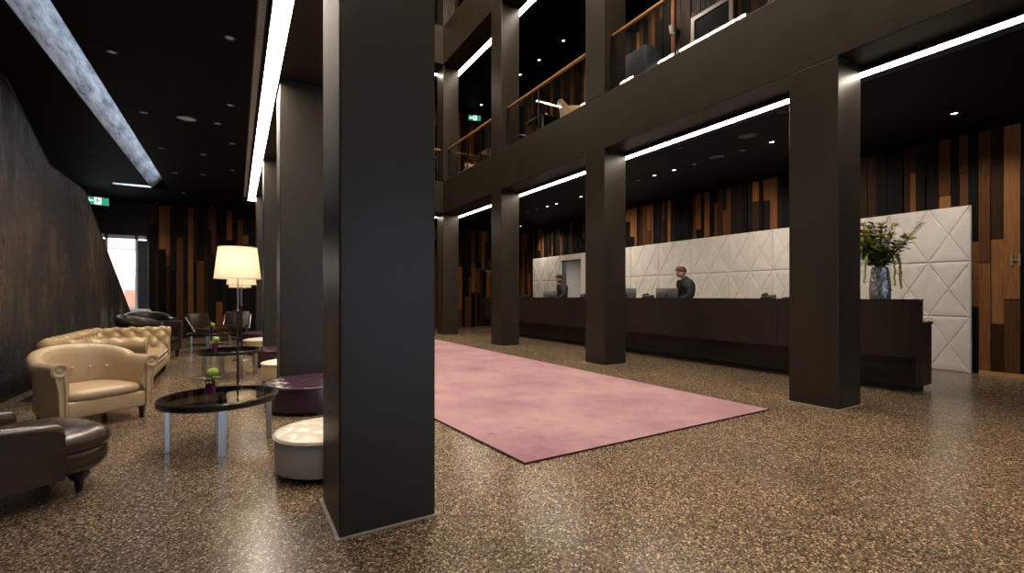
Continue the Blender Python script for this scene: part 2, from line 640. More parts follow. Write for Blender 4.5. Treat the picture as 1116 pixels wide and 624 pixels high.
m = MB()
WX0, WX1, WZ0, WZ1 = -3.05, -1.98, .74, 2.72
m.box(XL - .2, WX0, YB, YB + .2, 0, ZT)
m.box(WX1, XW + .2, YB, YB + .2, 0, ZT)
m.box(WX0, WX1, YB, YB + .2, 0, WZ0)
m.box(WX0, WX1, YB, YB + .2, WZ1, ZT)
wb = struct(m.build('wall_back', M['darkwall'], smooth=False), 'far wall clad in upright dark timber planks', 'wall')
planks('p', WX1 + .02, XW - .05, 0.02, Z1, lambda u, d: (u, YB - d), (7.64, 8.46, 2.16), breaks=2).build('plank_cladding', M['planks'], wb, smooth=False)
planks('p', XL, WX0 - .02, 0.02, Z1, lambda u, d: (u, YB - d), breaks=2).build('plank_cladding', M['planks'], wb, smooth=False)
planks('p', .6, XW - .05, ZU, Z2, lambda u, d: (u, YB - d), breaks=2).build('plank_cladding', M['planks'], wb, smooth=False)

m = MB()
m.box(XL - .2, XL, YF, YB, 0, ZT)
struct(m.build('wall_left', M['darkwall'], smooth=False), 'dark wall beyond the leaning blackened slab', 'wall')
m = MB()
for a, b, z0, z1 in ((XL, -1.3, 0, ZT), (8.1, XW, 0, ZT), (-1.3, 8.1, 0, .35), (-1.3, 8.1, 3.05, ZT)):
    m.box(a, b, YF - .2, YF, z0, z1)
struct(m.build('wall_front', M['darkwall'], smooth=False), 'entrance wall with street windows behind the viewer', 'wall')

# corridor behind the niche
m = MB()
m.box(11.0, 11.1, 10.4, 13.4, 0, 2.6)
m.box(XW + .15, 11.0, 10.4, 10.5, 0, 2.6)
m.box(XW + .15, 11.0, 13.3, 13.4, 0, 2.6)
m.box(XW + .15, 11.0, 10.4, 13.4, 2.5, 2.6)
struct(m.build('wall_corridor', M['greywall'], smooth=False), 'pale grey corridor seen through the opening in the padded wall', 'wall')
area('corridor_light', (10.3, 11.6, 2.45), (0, 0, 0), .5, .9, 45, (1, .93, .85))

# blackened slab on the left
poly = [(-7.9, 0), (-7.9, 3.555), (7.20, 3.555), (8.60, 2.92), (10.35, 2.89), (11.0, 2.51), (14.45, .62), (14.45, 0)]
m = MB()
m.prism(poly, 'x', -2.30, -2.17)
sl = struct(m.build('wall_slab', M['slab'], smooth=False), 'large blackened plaster slab wall with a slanting folded edge', 'wall')
m = MB()
for (y0, z0), (y1, z1) in zip(poly[2:7], poly[3:8]):
    m.tube([(-2.172, y0, z0), (-2.172, y1, z1)], .012, 6)
m.build('edge_trim', M['steel'], sl)
m = MB()
m.box(-2.17, -2.155, -7.9, 14.45, 0, .05)
struct(m.build('baseboard_left', M['steel'], smooth=False), 'thin dark metal strip along the foot of the blackened slab', 'baseboard')
m = MB()
m.box(XW - .07, XW - .045, YF, 2.3, 0, .055)
struct(m.build('baseboard_right', M['handrail'], smooth=False), 'brown timber baseboard below the lettered plank wall', 'baseboard')

# columns
def column(x0, x1, y, z0, z1, label, flange=False):
    mb = MB()
    mb.box(x0, x1, y, y + CD, z0, z1, .009, seg=3)
    o = mb.build('column', M['steel'], smooth=False)
    struct(o, label, 'column')
    if flange:
        mb = MB()
        g = .018
        for a in ((x0 - g, x1 + g, y - g, y), (x0 - g, x1 + g, y + CD, y + CD + g), (x0 - g, x0, y, y + CD), (x1, x1 + g, y, y + CD)):
            mb.box(*a, 0, .006)
        mb.build('joint', M['grout'], o, smooth=False)
    return o

posR = ['behind the viewer', 'beside the flower vase at the desk end', 'before the middle of the reception desk', 'before the far end of the reception desk', 'at the far corner of the rug']
posL = ['behind the viewer on the lounge side', 'closest to the camera, between lounge and rug', 'behind the aubergine pouf next to the front column', 'second behind the front column', 'at the far end of the lounge']
for i, y in enumerate(COLY):
    column(RX0, RX1, y, 0, Z1, 'dark steel column on reception side, ' + posR[i], True)
    column(LX0, LX1, y, 0, Z1, 'dark steel column on lounge side, ' + posL[i], True)
gp = ['at near end', 'left of the dark high-backed seat', 'between second and third gallery bays', 'beside the lit exit sign bay', 'at the far corner']
for i, y in enumerate(COLY):
    if i:
        column(RX0, RX1, y, Z1T, Z2, 'upper dark steel column of the gallery over reception, ' + gp[i])
        column(LX0, LX1, y, Z1T, Z2, 'upper dark steel column of the gallery over lounge, ' + gp[i])
        column(RX0, RX1, y, Z2T, ZT, 'top storey dark steel column over reception, ' + gp[i])
for x in (2.3, 3.7):
    for z0, z1, n in ((0, Z1, 'lower'), (Z1T, Z2, 'upper')):
        if z0:
            o = column(x, x + CD, COLY[4], z0, z1, f'{n} dark steel column on far side of atrium, {"left" if x < 3 else "right"} one')

def beam(name, x0, x1, y0, y1, z0, z1, label):
    mb = MB()
    mb.box(x0, x1, y0, y1, z0, z1, .005)
    return struct(mb.build(name, M['steel2'], smooth=False), label, 'beam')
for z0, z1, n in ((Z1, Z1T, 'first floor'), (Z2, Z2T, 'second floor')):
    beam('beam', RX0, RX1, COLY[0], COLY[4] + CD, z0, z1, f'deep bronzed steel beam at {n} over the reception columns')
    beam('beam', LX0, LX1, COLY[0], COLY[4] + CD, z0, z1, f'deep bronzed steel beam at {n} over the lounge columns')
    beam('beam', LX1, RX0, COLY[4], COLY[4] + CD, z0, z1, f'deep bronzed steel beam at {n} across the far end of the atrium')
    beam('beam', LX1, RX0, COLY[0], COLY[0] + CD, z0, z1, f'deep bronzed steel beam at {n} across the near end of the atrium')

# window with the street behind
w = struct(MB().box(WX0, WX1, YB + .02, YB + .1, WZ1 - .09, WZ1).box(WX0, WX1, YB - .06, YB + .1, WZ0, WZ0 + .05)
           .box(WX1 - .05, WX1, YB + .02, YB + .1, WZ0, WZ1).box(WX0, WX0 + .05, YB + .02, YB + .1, WZ0, WZ1)
           .box(-2.26, -2.20, YB + .02, YB + .1, WZ0, WZ1).box(-2.86, -2.81, YB + .02, YB + .1, WZ0, WZ1).build('window_1', M['white'], smooth=False),
           'tall bright street window at the far end of the lounge', 'window')
MB().box(-2.81, -2.26, YB + .05, YB + .06, WZ0 + .05, WZ1 - .09).build('pane', M['glass'], w, smooth=False)
MB().box(-2.20, WX1 - .01, YB + .0, YB + .02, WZ0 + .06, WZ1 - .12).build('blind', M['blind'], w, smooth=False)
MB().box(WX0 + .01, -2.86, YB + .0, YB + .02, WZ0 + .06, WZ1 - .12).build('blind', M['blind'], w, smooth=False)
# building across the street
b = thing('street_building', 'white building with square windows seen through the street window', 'building', (-5, 22, -1))
MB().box(-6, 8, 0, 3, 0, 12).build('facade', M['facade'], b, smooth=False)
for i in range(8):
    for j in range(4):
        x, z = -5 + i * 1.5, 1.6 + j * 2.3
        MB().box(x, x + .8, -.06, .02, z, z + 1.3).build('window_opening', M['facade_glass'], b, smooth=False)
MB().box(1.55, 2.4, -.5, -.06, 1.75, 2.35).build('awning', M['brickred'], b, smooth=False)
area('street_daylight', (-3.0, 19.0, 7.0), (R(50), 0, 0), 8, 3, 3200, (1, .97, .93))

# door in the far wall
d = struct(MB().box(7.65, 8.45, YB - .03, YB, 0, 2.12).build('door_1', M['planks'], smooth=False), 'plank-clad door in the far wall beyond the reception desk', 'door')
planks('p', 7.67, 8.43, 0.02, 2.10, lambda u, dd: (u, YB - .03 - dd * .4), breaks=1).build('door_cladding', M['planks'], d, smooth=False)
MB().box(7.6, 8.5, YB - .06, YB, 2.12, 2.17).build('door_head', M['blackmetal'], d, smooth=False)
MB().box(7.98, 8.28, YB - .12, YB - .05, 2.02, 2.09, .01).build('door_closer', M['alu'], d)
MB().tube([(8.0, YB - .05, .98), (8.0, YB - .11, .98), (8.13, YB - .11, .98)], .011).box(7.975, 8.025, YB - .055, YB - .045, .86, 1.06).build('door_handle', M['alu'], d)

# ------------------------------------------------------------------ light lines
def strip(name, pts, z, label, w=.14):
    (x0, y0), (x1, y1) = pts
    o = thing(name, label, 'light', ((x0 + x1) / 2, (y0 + y1) / 2, z - .021))
    dx, dy = (x1 - x0) / 2, (y1 - y0) / 2
    mb = MB()
    hous = MB()
    if dx > dy:
        n = max(1, round(2 * dx / 3.4))
        for k in range(n):
            a = -dx + 2 * dx * k / n
            mb.face([(a, -w / 2, -.028), (a + 2 * dx / n, -w / 2, -.028), (a + 2 * dx / n, w / 2, -.028), (a, w / 2, -.028)])
        hous.box(-dx, dx, -w / 2 - .012, -w / 2, -.032, 0).box(-dx, dx, w / 2, w / 2 + .012, -.032, 0).box(-dx, dx, -w / 2, w / 2, -.02, 0)
    else:
        n = max(1, round(2 * dy / 3.4))
        for k in range(n):
            a = -dy + 2 * dy * k / n
            mb.face([(-w / 2, a, -.028), (w / 2, a, -.028), (w / 2, a + 2 * dy / n, -.028), (-w / 2, a + 2 * dy / n, -.028)])
        hous.box(-w / 2 - .012, -w / 2, -dy, dy, -.032, 0).box(w / 2, w / 2 + .012, -dy, dy, -.032, 0).box(-w / 2, w / 2, -dy, dy, -.02, 0)
    mb.build('diffuser', M['strip'], o, smooth=False)
    hous.build('housing', M['blackmetal'], o, smooth=False)
    return o

strip('light_line', ((.33, 1.2), (.33, 13.2)), Z1, 'long white light line in the lounge ceiling beside the front columns')
rs = strip('light_line', ((5.75, .4), (5.75, 13.2)), Z1, 'long white light line in the reception ceiling behind the columns')
MB().box(.084, .096, -6.4, 6.4, -.085, 0).build('cut_off_lip', M['lip_black'], rs, smooth=False)  # lip added to shade the top of the plank wall from the strip
strip('light_line', ((.46, 13.13), (5.62, 13.13)), Z1, 'short white light line across the far end at ground level')
strip('light_line', ((.33, -1.0), (.33, 13.2)), Z2, 'white light line in the gallery ceiling over the lounge')
strip('light_line', ((5.75, -1.0), (5.75, 13.2)), Z2, 'white light line in the gallery ceiling over the reception side')
strip('light_line', ((.46, 13.13), (5.62, 13.13)), Z2, 'white light line in the gallery ceiling across the far end')

# linear grille beside the lounge light line
g = thing('ceiling_grille', 'narrow slotted air grille along the lounge light line', 'grille', (.19, 6.5, Z1))
m = MB()
for k in range(330):
    y = -6.7 + k * .04
    m.box(-.028, .028, y, y + .014, -.012, 0)
m.build('slats', M['white'], g, smooth=False)
MB().box(-.04, -.03, -6.75, 6.7, -.016, 0).box(.03, .04, -6.75, 6.7, -.016, 0).build('frame', M['blackmetal'], g, smooth=False)

# ------------------------------------------------------------------ downlights
def downlight(lit):
    o = thing('downlight', '', 'downlight')
    MB().lathe([(.036, 0), (.05, 0), (.05, -.008), (.042, -.013), (.035, -.010), (.035, 0)], 20, cap=False).build('ring', M['ring'], o)
    MB().lathe([(.035, -.004), (.025, -.006)], 20).build('lens', M[lit], o)
    return o

protos = {k: None for k in ('lens_on', 'lens_glint', 'lens_off')}
def place_dl(x, y, z, lit, label, group):
    if protos[lit] is None:
        o = protos[lit] = downlight(lit)
    else:
        o = copy_tree(protos[lit])
    o.location = (x, y, z)
    tag(o, label, 'downlight', group)
    return o

GR, GL, GU = 'recessed downlights over the reception desk', 'small recessed fittings in the lounge ceiling', 'downlights in the gallery ceiling'
for y in (4.11, 5.99, 6.47, 8.77, 9.76, 10.18):
    place_dl(7.2, y, Z1, 'lens_on', 'lit recessed downlight in the row above the reception desk', GR)
for y in (4.60, 5.54, 6.9, 10.68, 11.14):
    place_dl(7.2, y, Z1, 'lens_glint', 'dim recessed downlight in the row above the reception desk', GR)
place_dl(8.14, 2.23, Z1, 'lens_on', 'lit downlight above the near end of the padded wall', GR)
place_dl(8.45, 13.53, Z1, 'lens_on', 'lit downlight above the far end of the padded wall', GR)
place_dl(6.15, 3.38, Z1, 'lens_off', 'unlit ceiling fitting close to the reception light line, near bay', GR)
place_dl(6.20, 5.06, Z1, 'lens_off', 'unlit ceiling fitting close to the reception light line, second bay', GR)
for x, y in ((-1.05, 5.94), (-1.04, 7.69), (-1.04, 9.40), (-1.03, 11.16), (-1.05, 13.24)):
    place_dl(x, y, Z1, 'lens_glint', 'small recessed fitting in the row beside the lounge ceiling slot', GL)
for x, y in ((-.05, 5.05), (-.06, 6.83), (-.05, 8.54), (-.06, 10.35)):
    place_dl(x, y, Z1, 'lens_glint', 'small recessed fitting in the row beside the lounge light line', GL)
for x, y in ((-.22, 7.65), (-.47, 9.45), (-.56, 11.04), (-1.76, 15.04), (-.54, 15.04)):
    place_dl(x, y, Z1, 'lens_glint', 'small recessed fitting in the middle of the lounge ceiling', GL)
for x, y in ((7.41, 9.74), (7.42, 10.89), (7.42, 11.91), (7.42, 14.5)):
    place_dl(x, y, Z2, 'lens_on', 'lit downlight in the black gallery ceiling', GU)

def speaker(x, y, label, mat):
    o = thing('ceiling_speaker', label, 'speaker', (x, y, Z1))
    MB().lathe([(.115, 0), (.115, -.006), (.10, -.010), (.098, 0)], 28, cap=False).build('ring', M['ring'], o)
    MB().lathe([(.098, -.002), (.05, -.005)], 28).build('grille', mat, o)
speaker(-.57, 7.66, 'round pale ceiling speaker in the lounge ceiling', M['lens_glint'])  # grille glows faintly to look pale; the speaker is no lamp
speaker(6.63, 4.15, 'round black ceiling speaker over reception, near one', M['lens_off'])
speaker(7.18, 5.06, 'round black ceiling speaker over reception, farther one', M['lens_off'])

def spot(x, y, z, tx, ty, tz, power, ang, col, r=.05, blend=.9):
    l = bpy.data.lights.new('spot', 'SPOT')
    l.energy = power
    l.spot_size = R(ang)
    l.spot_blend = blend
    l.shadow_soft_size = r
    l.color = col
    o = bpy.data.objects.new('spot_beam', l)
    o.location = (x, y, z)
    o.rotation_euler = (Vector((tx, ty, tz)) - Vector((x, y, z))).to_track_quat('-Z', 'Y').to_euler()
    COL.objects.link(o)
WARM = (1.0, .89, .76)
for y in (4.11, 5.99, 8.77, 10.18):
    spot(7.2, y, Z1 - .05, 9.3, y, 1.5, 195, 98, WARM)
spot(8.14, 2.23, Z1 - .05, 9.3, 2.2, 1.2, 110, 100, WARM)
spot(8.45, 13.53, Z1 - .05, 9.3, 13.0, 1.4, 150, 120, WARM)
for y in (9.74, 11.91):
    spot(7.42, y, Z2 - .05, 8.0, y, 5.0, 30, 110, WARM)
for x, y, p_ in ((-1.05, 5.94, 70), (-.05, 5.05, 70), (-1.04, 7.69, 60), (-.22, 7.65, 40), (-.06, 10.35, 40), (-1.03, 11.16, 40), (-1.76, 14.4, 30)):
    spot(x, y, Z1 - .05, x, y, 0, p_ * 1.7, 115, WARM)  # spots added to brighten the lounge; the fittings above them look unlit


# exit signs
def exit_sign(loc, rz, label, s=1.0):
    o = thing('exit_sign', label, 'exit sign', loc, rz)
    MB().box(-.21 * s, .21 * s, -.02, .02, -.09 * s, .09 * s, .004).build('housing', M['alu'], o, smooth=False)
    for a_, b_ in ((-.20, -.05), (.075, .20)):
        MB().box(a_ * s, b_ * s, -.024, -.02, -.08 * s, .08 * s).build('green_field', M['exit_green'], o, smooth=False)
    MB().box(-.05 * s, .075 * s, -.024, -.02, -.08 * s, .08 * s).build('white_field', M['exit_white'], o, smooth=False)
    r = MB()
    y0, y1 = -.028, -.0245
    r.prism([(.005 * s + .018 * s * math.cos(t), .052 * s + .018 * s * math.sin(t)) for t in [k * PI / 5 for k in range(10)]], 'y', y0, y1)
    r.prism([(-.01 * s, .03 * s), (.02 * s, .03 * s), (.025 * s, -.01 * s), (-.005 * s, -.01 * s)], 'y', y0, y1)
    r.prism([(-.005 * s, -.01 * s), (.012 * s, -.01 * s), (-.02 * s, -.07 * s), (-.035 * s, -.066 * s)], 'y', y0, y1)
    r.prism([(.012 * s, -.01 * s), (.026 * s, -.01 * s), (.05 * s, -.05 * s), (.04 * s, -.062 * s)], 'y', y0, y1)
    r.prism([(.02 * s, .03 * s), (.05 * s, .005 * s), (.045 * s, -.005 * s), (.016 * s, .015 * s)], 'y', y0, y1)
    r.build('running_figure', M['exit_green'], o, smooth=False)
    a = MB()
    a.prism([(-.18 * s, 0), (-.13 * s, .05 * s), (-.13 * s, -.05 * s)], 'y', y0, y1)
    a.box(-.13 * s, -.07 * s, y0, y1, -.015 * s, .015 * s)
    a.build('arrow', M['exit_white'], o, smooth=False)
    for q in (-.12, .12):
        MB().tube([(q * s, 0, .09 * s), (q * s, 0, .25 * s)], .006).build('hanger', M['alu'], o)
    return o
exit_sign((-2.72, 13.9, 3.31), R(20), 'green and white exit sign hanging above the far lounge window')
exit_sign((7.45, 15.1, 7.6), R(-20), 'green and white exit sign hanging in the upper gallery', 1.1)

# ------------------------------------------------------------------ padded wall
pw = thing('padded_wall', 'cream padded wall panels stitched in diamond pattern behind the reception desk', 'wall panel', (9.36, 0, 0))

def pad_mesh(w, h, nmod, plain=False):
    mb = MB()
    mb.box(0, .045, 0, w, 0, h)
    mw = w / nmod
    g = .006
    def pad(*pts):
        P = [Vector(p) for p in pts]
        cen = sum(P, Vector((0, 0))) / len(P)
        rows = []
        for t, x in ((0, 0.0), (.035, -.007), (.10, -.012), (.45, -.016)):
            rows.append([(x, p.x + (cen.x - p.x) * t, p.y + (cen.y - p.y) * t) for p in P])
        mb.rings(rows, cap=False)
        mb.face(rows[-1])
    if plain:
        mb.box(-.014, 0, g, w - g, g, h - g, .006)
        return mb
    for i in range(nmod):
        y0, y1 = i * mw, (i + 1) * mw
        y0 += g if i == 0 else 0
        y1 -= g if i == nmod - 1 else 0
        c = ((y0 + y1) / 2, h / 2)
        pad((y0, g), (y1, g), c)
        pad((y0, h - g), (y1, h - g), c)
        if i == 0:
            pad((y0, g), c, (y0, h - g))
        else:
            pad((y0, g), c, (y0, h - g), prevc)
        if i == nmod - 1:
            pad((y1, g), c, (y1, h - g))
        prevc = c
    return mb

PW, PH, PY0 = .98, .833, 2.38
proto = None
for k in range(12):
    for r in range(3):
        y = PY0 + PW * k
        if k in (9, 10):
            continue
        if proto is None:
            proto = pad_mesh(PW - .004, PH - .004, 2).build('panel', M['panel'], pw, smooth=False)
            o = proto
        else:
            o = proto.copy()
            COL.objects.link(o)
        o.location = (0, y, r * PH)
for y0, y1, z0, z1 in ((11.20, 11.398, 0, 2 * PH), (11.20, 11.398, 2 * PH, 3 * PH), (12.452, 13.158, 0, PH), (12.452, 13.158, PH, 2 * PH), (12.452, 13.158, 2 * PH, 3 * PH), (11.40, 12.45, 2.31, 3 * PH)):
    pad_mesh(y1 - y0, z1 - z0 - .004, 1, plain=(y1 - y0 < .3 or z1 - z0 < .3)).build('panel', M['panel'], pw, smooth=False, loc=(0, y0, z0))
MB().box(.04, .09, PY0, 11.39, 0, 2.495).box(.04, .09, 12.46, 14.14, 0, 2.495).build('backing', M['darkwall'], pw, smooth=False)

# letters on the plank wall
lt = thing('wall_letters', 'pale metal letters HA fixed to the plank wall beside the padded wall', 'sign', (XW - .055, 1.98, 1.57))
m = MB()
H_, Wd, T = .165, .10, .024
def bar(y0, y1, z0, z1):
    m.box(-.012, 0, -y1, -y0, z0, z1)
bar(0, T, 0, H_); bar(Wd - T, Wd, 0, H_); bar(T, Wd - T, .07, .07 + T)
m.build('letter', M['letters'], lt, smooth=False)
m = MB()
o0 = .135
for a, b in (((o0, 0), (o0 + .052, H_)), ((o0 + .115, 0), (o0 + .063, H_))):
    s = 1 if b[0] > a[0] else -1
    m.prism([(-a[0], 0), (-(a[0] + s * T), 0), (-(b[0] + s * T * .55), H_), (-(b[0] - s * T * .45), H_)], 'x', -.012, 0)
bar(o0 + .025, o0 + .09, .045, .045 + T * .85)
m.build('letter', M['letters'], lt, smooth=False)

# ------------------------------------------------------------------ rug
m = MB()
out = [(1.69, 2.65), (4.60, 2.65), (4.47, 11.9), (.98, 11.9)]
m.rings([[(x, y, .001) for x, y in out], [(x, y, .012) for x, y in out]])
rg = tag(m.build('rug', M['rug'], smooth=False), 'large worn mauve rug lying on the terrazzo between the column rows', 'rug')
m = MB()
m.tube([(x, y, .007) for x, y in out], .008, 6, closed=True)
m.build('binding', M['purple'], rg)

# ------------------------------------------------------------------ reception desk
dk = thing('reception_desk', 'long dark brown reception desk with overhanging counter and lower end step', 'desk', (6.65, 2.2, 0))
DL = 10.6
m = MB()
n = 7
for k in range(n):
    y0, y1 = DL * k / n, DL * (k + 1) / n
    m.box(0, .37, y0 + (.0015 if k else 0), y1 - .0015, .434, 1.09, .004)
m.build('counter_front', M['desk'], dk, smooth=False)
MB().box(-.004, .38, -.004, DL, 1.092, 1.108, .002).build('counter_top', M['plinth'], dk, smooth=False)
m = MB()
for k in range(n):
    y0, y1 = DL * k / n, DL * (k + 1) / n
    m.box(.25, .37, y0 + .0015 + (.03 if k == 0 else 0), y1 - .0015, .06, .432, .003)
m.build('plinth', M['desk'], dk, smooth=False)
MB().box(.30, .37, .10, DL - .05, 0, .06).build('toe_kick', M['plinth'], dk, smooth=False)
MB().box(.372, .73, .03, DL, .06, .80, .003).build('lower_cabinet', M['desk'], dk, smooth=False)
MB().box(.372, .74, .02, DL + .01, .80, .834, .003).build('worktop', M['desk'], dk, smooth=False)
MB().box(.40, .70, .10, DL - .05, 0, .06).build('toe_kick', M['plinth'], dk, smooth=False)

def monitor(loc, rz, label, w=.42, h=.30, foot=.15):
    o = thing('computer_monitor', label, 'monitor', loc, rz)
    # local: back faces -y
    MB().box(-w / 2, w / 2, 0, .018, foot, foot + h, .006).build('casing', M['alu'], o)
    MB().box(-w / 2 + .008, w / 2 - .008, .018, .021, foot + .01, foot + h - .01).build('screen', M['screen'], o, smooth=False)
    MB().ball((0, -.001, foot + h * .55), .028, 2, (1, .08, 1.1)).build('mark', M['plastic'], o)
    MB().prism([(0, 0), (.012, 0), (-.01, foot + .1), (-.022, foot + .1)], 'x', -.06, .06).box(-.10, .10, -.05, .13, 0, .008, .003).build('stand', M['alu'], o)
    return o
monitor((7.2, 6.17, .835), R(-72), 'silver monitor seen from behind in front of the brown-haired receptionist', .44, .32, .14)
monitor((7.2, 10.05, .835), R(-72), 'silver monitor seen from behind in front of the dark-haired bearded receptionist', .44, .30, .14)
monitor((7.2, 7.24, .835), R(-75), 'monitor mostly hidden behind the middle reception column', .44, .33, .14)

def phone(x, y, rz, label):
    o = thing('desk_phone', label, 'telephone', (x, y, 1.108), rz)
    MB().prism([(-.09, 0), (.09, 0), (.09, .055), (-.09, .02)], 'x', -.08, .08).build('body', M['plastic'], o, smooth=False)
    MB().tube([(-.05, -.09, .045), (-.05, -.06, .062), (-.05, .0, .066), (-.05, .06, .075), (-.05, .09, .066)], .016).build('handset', M['plastic'], o)
    MB().box(.0, .06, -.05, .03, .035, .042).build('keypad', M['alu'], o, smooth=False, rot=(R(11), 0, 0))
phone(6.86, 6.33, R(-80), 'small black desk phone on the counter left of the silver monitor')
phone(6.86, 3.97, R(-80), 'black desk phone on the counter beside the near reception column')
phone(6.86, 10.75, R(-80), 'black desk phone on the counter at the far receptionist')
phone(6.86, 8.2, R(-80), 'black desk phone on the counter right of the far receptionist')
def tray(x, y, label):
    o = thing('pen_tray', label, 'tray', (x, y, 1.108))
    MB().box(-.05, .05, -.09, .09, 0, .018, .004).build('tray', M['plastic'], o)
    MB().tube([(.01, -.07, .024), (-.01, .07, .024)], .005).build('pen', M['alu'], o)
tray(6.86, 3.65, 'low black tray with a pen beside the near desk phone')
tray(6.86, 11.1, 'low black tray with a pen at the far end of the counter')

# ------------------------------------------------------------------ flower vase on the desk
vs = (6.86, 2.57, 1.108)
v = thing('flower_vase', 'tall silver vase with rough bark texture on the near end of the desk', 'vase', vs)
m = MB()
seg, rows = 40, 30
rings_ = []
for j in range(rows + 1):
    t = j / rows
    r0 = .096 + .016 * math.sin(min(1, t * 3.2) * PI * .5) - .030 * max(0, t - .25) / .75
    rings_.append([((r0 + random.uniform(-.008, .008)) * math.cos(2 * PI * k / seg), (r0 + random.uniform(-.008, .008)) * math.sin(2 * PI * k / seg), t * .40) for k in range(seg)])
m.rings(rings_)
m.build('body', M['silver'], v, angle=180)

bq = thing('bouquet', 'tall bouquet of orange and yellow lilies with hanging green tassels in the silver vase', 'flowers', (vs[0], vs[1], vs[2] + .38))
rnd = random.Random(3)
def leaf(mb, p, d, L, w, mi=0):
    d = Vector(d).normalized()
    s_ = d.cross(Vector((0, 0, 1)))
    s_ = s_.normalized() if s_.length > .01 else Vector((1, 0, 0))
    p = Vector(p)
    droop = Vector((0, 0, -1))
    pts = []
    for t, ww in ((0, .15), (.3, .9), (.6, 1), (.85, .5), (1, .04)):
        c = p + d * L * t + droop * L * .25 * t * t
        pts.append((c - s_ * w * ww, c + s_ * w * ww, c + Vector((0, 0, -w * .4 * ww))))
    for (a0, b0, c0), (a1, b1, c1) in zip(pts, pts[1:]):
        mb.face([a0, c0, c1, a1], mi)
        mb.face([c0, b0, b1, c1], mi)
stm = MB()
lf = MB()
blooms = []
for i in range(62):
    a = rnd.uniform(0, 2 * PI)
    tilt = rnd.uniform(.05, .75)
    L = rnd.uniform(.26, .62) * (1 - .25 * tilt)
    d = Vector((math.cos(a) * math.sin(tilt), math.sin(a) * math.sin(tilt), math.cos(tilt)))
    p0 = Vector((math.cos(a) * .03, math.sin(a) * .03, 0))
    p1 = p0 + d * L * .5 + Vector((0, 0, .03))
    p2 = p0 + d * L
    stm.tube([p0, p1, p2], .005, 5, .003)
    for q in range(11):
        t = rnd.uniform(.15, 1.0)
        pp = p0 + d * L * t
        aa = rnd.uniform(0, 2 * PI)
        leaf(lf, pp, (math.cos(aa), math.sin(aa), rnd.uniform(-.1, .7)), rnd.uniform(.07, .16), rnd.uniform(.012, .024), rnd.choice((0, 0, 1, 1)))
    blooms.append((p2, d))
stm.build('stems', M['stem'], bq)
lo = lf.build('foliage', [M['darkleaf'], M['leaf']], bq, smooth=False)
lo['kind'] = 'stuff'
for i, (p, d) in enumerate(blooms[:40]):
    mb = MB()
    for k in range(6):
        a = k * PI / 3 + rnd.random()
        o_ = d.orthogonal().normalized()
        o_.rotate(Matrix.Rotation(a, 3, d))
        leaf(mb, p, d * .8 + o_ * (.35 if i % 3 else .8), .085, .017)
    mb.ball(p + d * .02, .012, 1)
    mb.build('lily', M['orange' if i % 3 == 0 else 'yellow'] if i < 36 else M['whiteflower'], bq, smooth=False)
for i in range(9):
    a = rnd.uniform(0, 2 * PI)
    q = rnd.uniform(.03, .17)
    top = Vector((math.cos(a) * q, math.sin(a) * q, rnd.uniform(.46, .60)))
    mb = MB().tube([(0, 0, .05), top * .6, top], .004, 5)
    for k in range(16):
        t = .62 + .40 * k / 16
        b2 = rnd.uniform(0, 2 * PI)
        mb.ball(top * t + Vector((math.cos(b2), math.sin(b2), 0)) * .012 * (1.2 - .6 * k / 16), .011 * (1.25 - .7 * k / 16), 1, (1, 1, 1.5))
    mb.build('bud_spike', M['tassel'], bq)
for ang, rr, dl in ((-60, .20, .42), (-25, .27, .36), (160, .22, .34), (-100, .16, .38)):
    a = R(ang)
    c, s_ = math.cos(a), math.sin(a)
    pts = [(0, 0, .05), (c * rr * .45, s_ * rr * .45, .20), (c * rr * .85, s_ * rr * .85, .17), (c * rr, s_ * rr, .05), (c * rr * 1.03, s_ * rr * 1.03, .17 - dl)]
    mb = MB().tube(pts[:4], .004, 5)
    P3, P4 = Vector(pts[2]), Vector(pts[4])
    for q in range(40):
        t = q / 39
        c_ = P3.lerp(Vector(pts[3]), t * 2) if t < .5 else Vector(pts[3]).lerp(P4, t * 2 - 1)
        mb.ball(c_ + Vector((rnd.uniform(-.008, .008), rnd.uniform(-.008, .008), 0)), .012, 1)
    mb.build('hanging_tassel', M['tassel'], bq)
for ang in (-75, -50, -95, 100):
    a = R(ang)
    mb = MB()
    d = Vector((math.cos(a) * .5, math.sin(a) * .62, .8)).normalized()
    mb.tube([(0, 0, 0), d * .35, d * .68 + Vector((0, 0, -.03))], .003, 5)
    for q in range(26):
        t = rnd.uniform(.5, 1)
        aa = rnd.uniform(0, 2 * PI)
        leaf(mb, d * .68 * t, (math.cos(aa), math.sin(aa), .3), .05, .006)
    mb.build('twig', M['darkleaf'], bq, smooth=False)


# ------------------------------------------------------------------ receptionists
def skin_obj(name, nodes, edges, mat, parent, sub=2):
    me = bpy.data.meshes.new(name)
    me.from_pydata([n[:3] for n in nodes], edges, [])
    me.materials.append(mat)
    o = bpy.data.objects.new(name, me)
    COL.objects.link(o)
    o.parent = parent
    md = o.modifiers.new('skin', 'SKIN')
    md.use_smooth_shade = True
    sv = me.skin_vertices[0].data
    for i, n in enumerate(nodes):
        r = n[3]
        sv[i].radius = r if isinstance(r, tuple) else (r, r)
        sv[i].use_root = (i == 0)
    sd = o.modifiers.new('sub', 'SUBSURF')
    sd.levels = sd.render_levels = sub
    return o

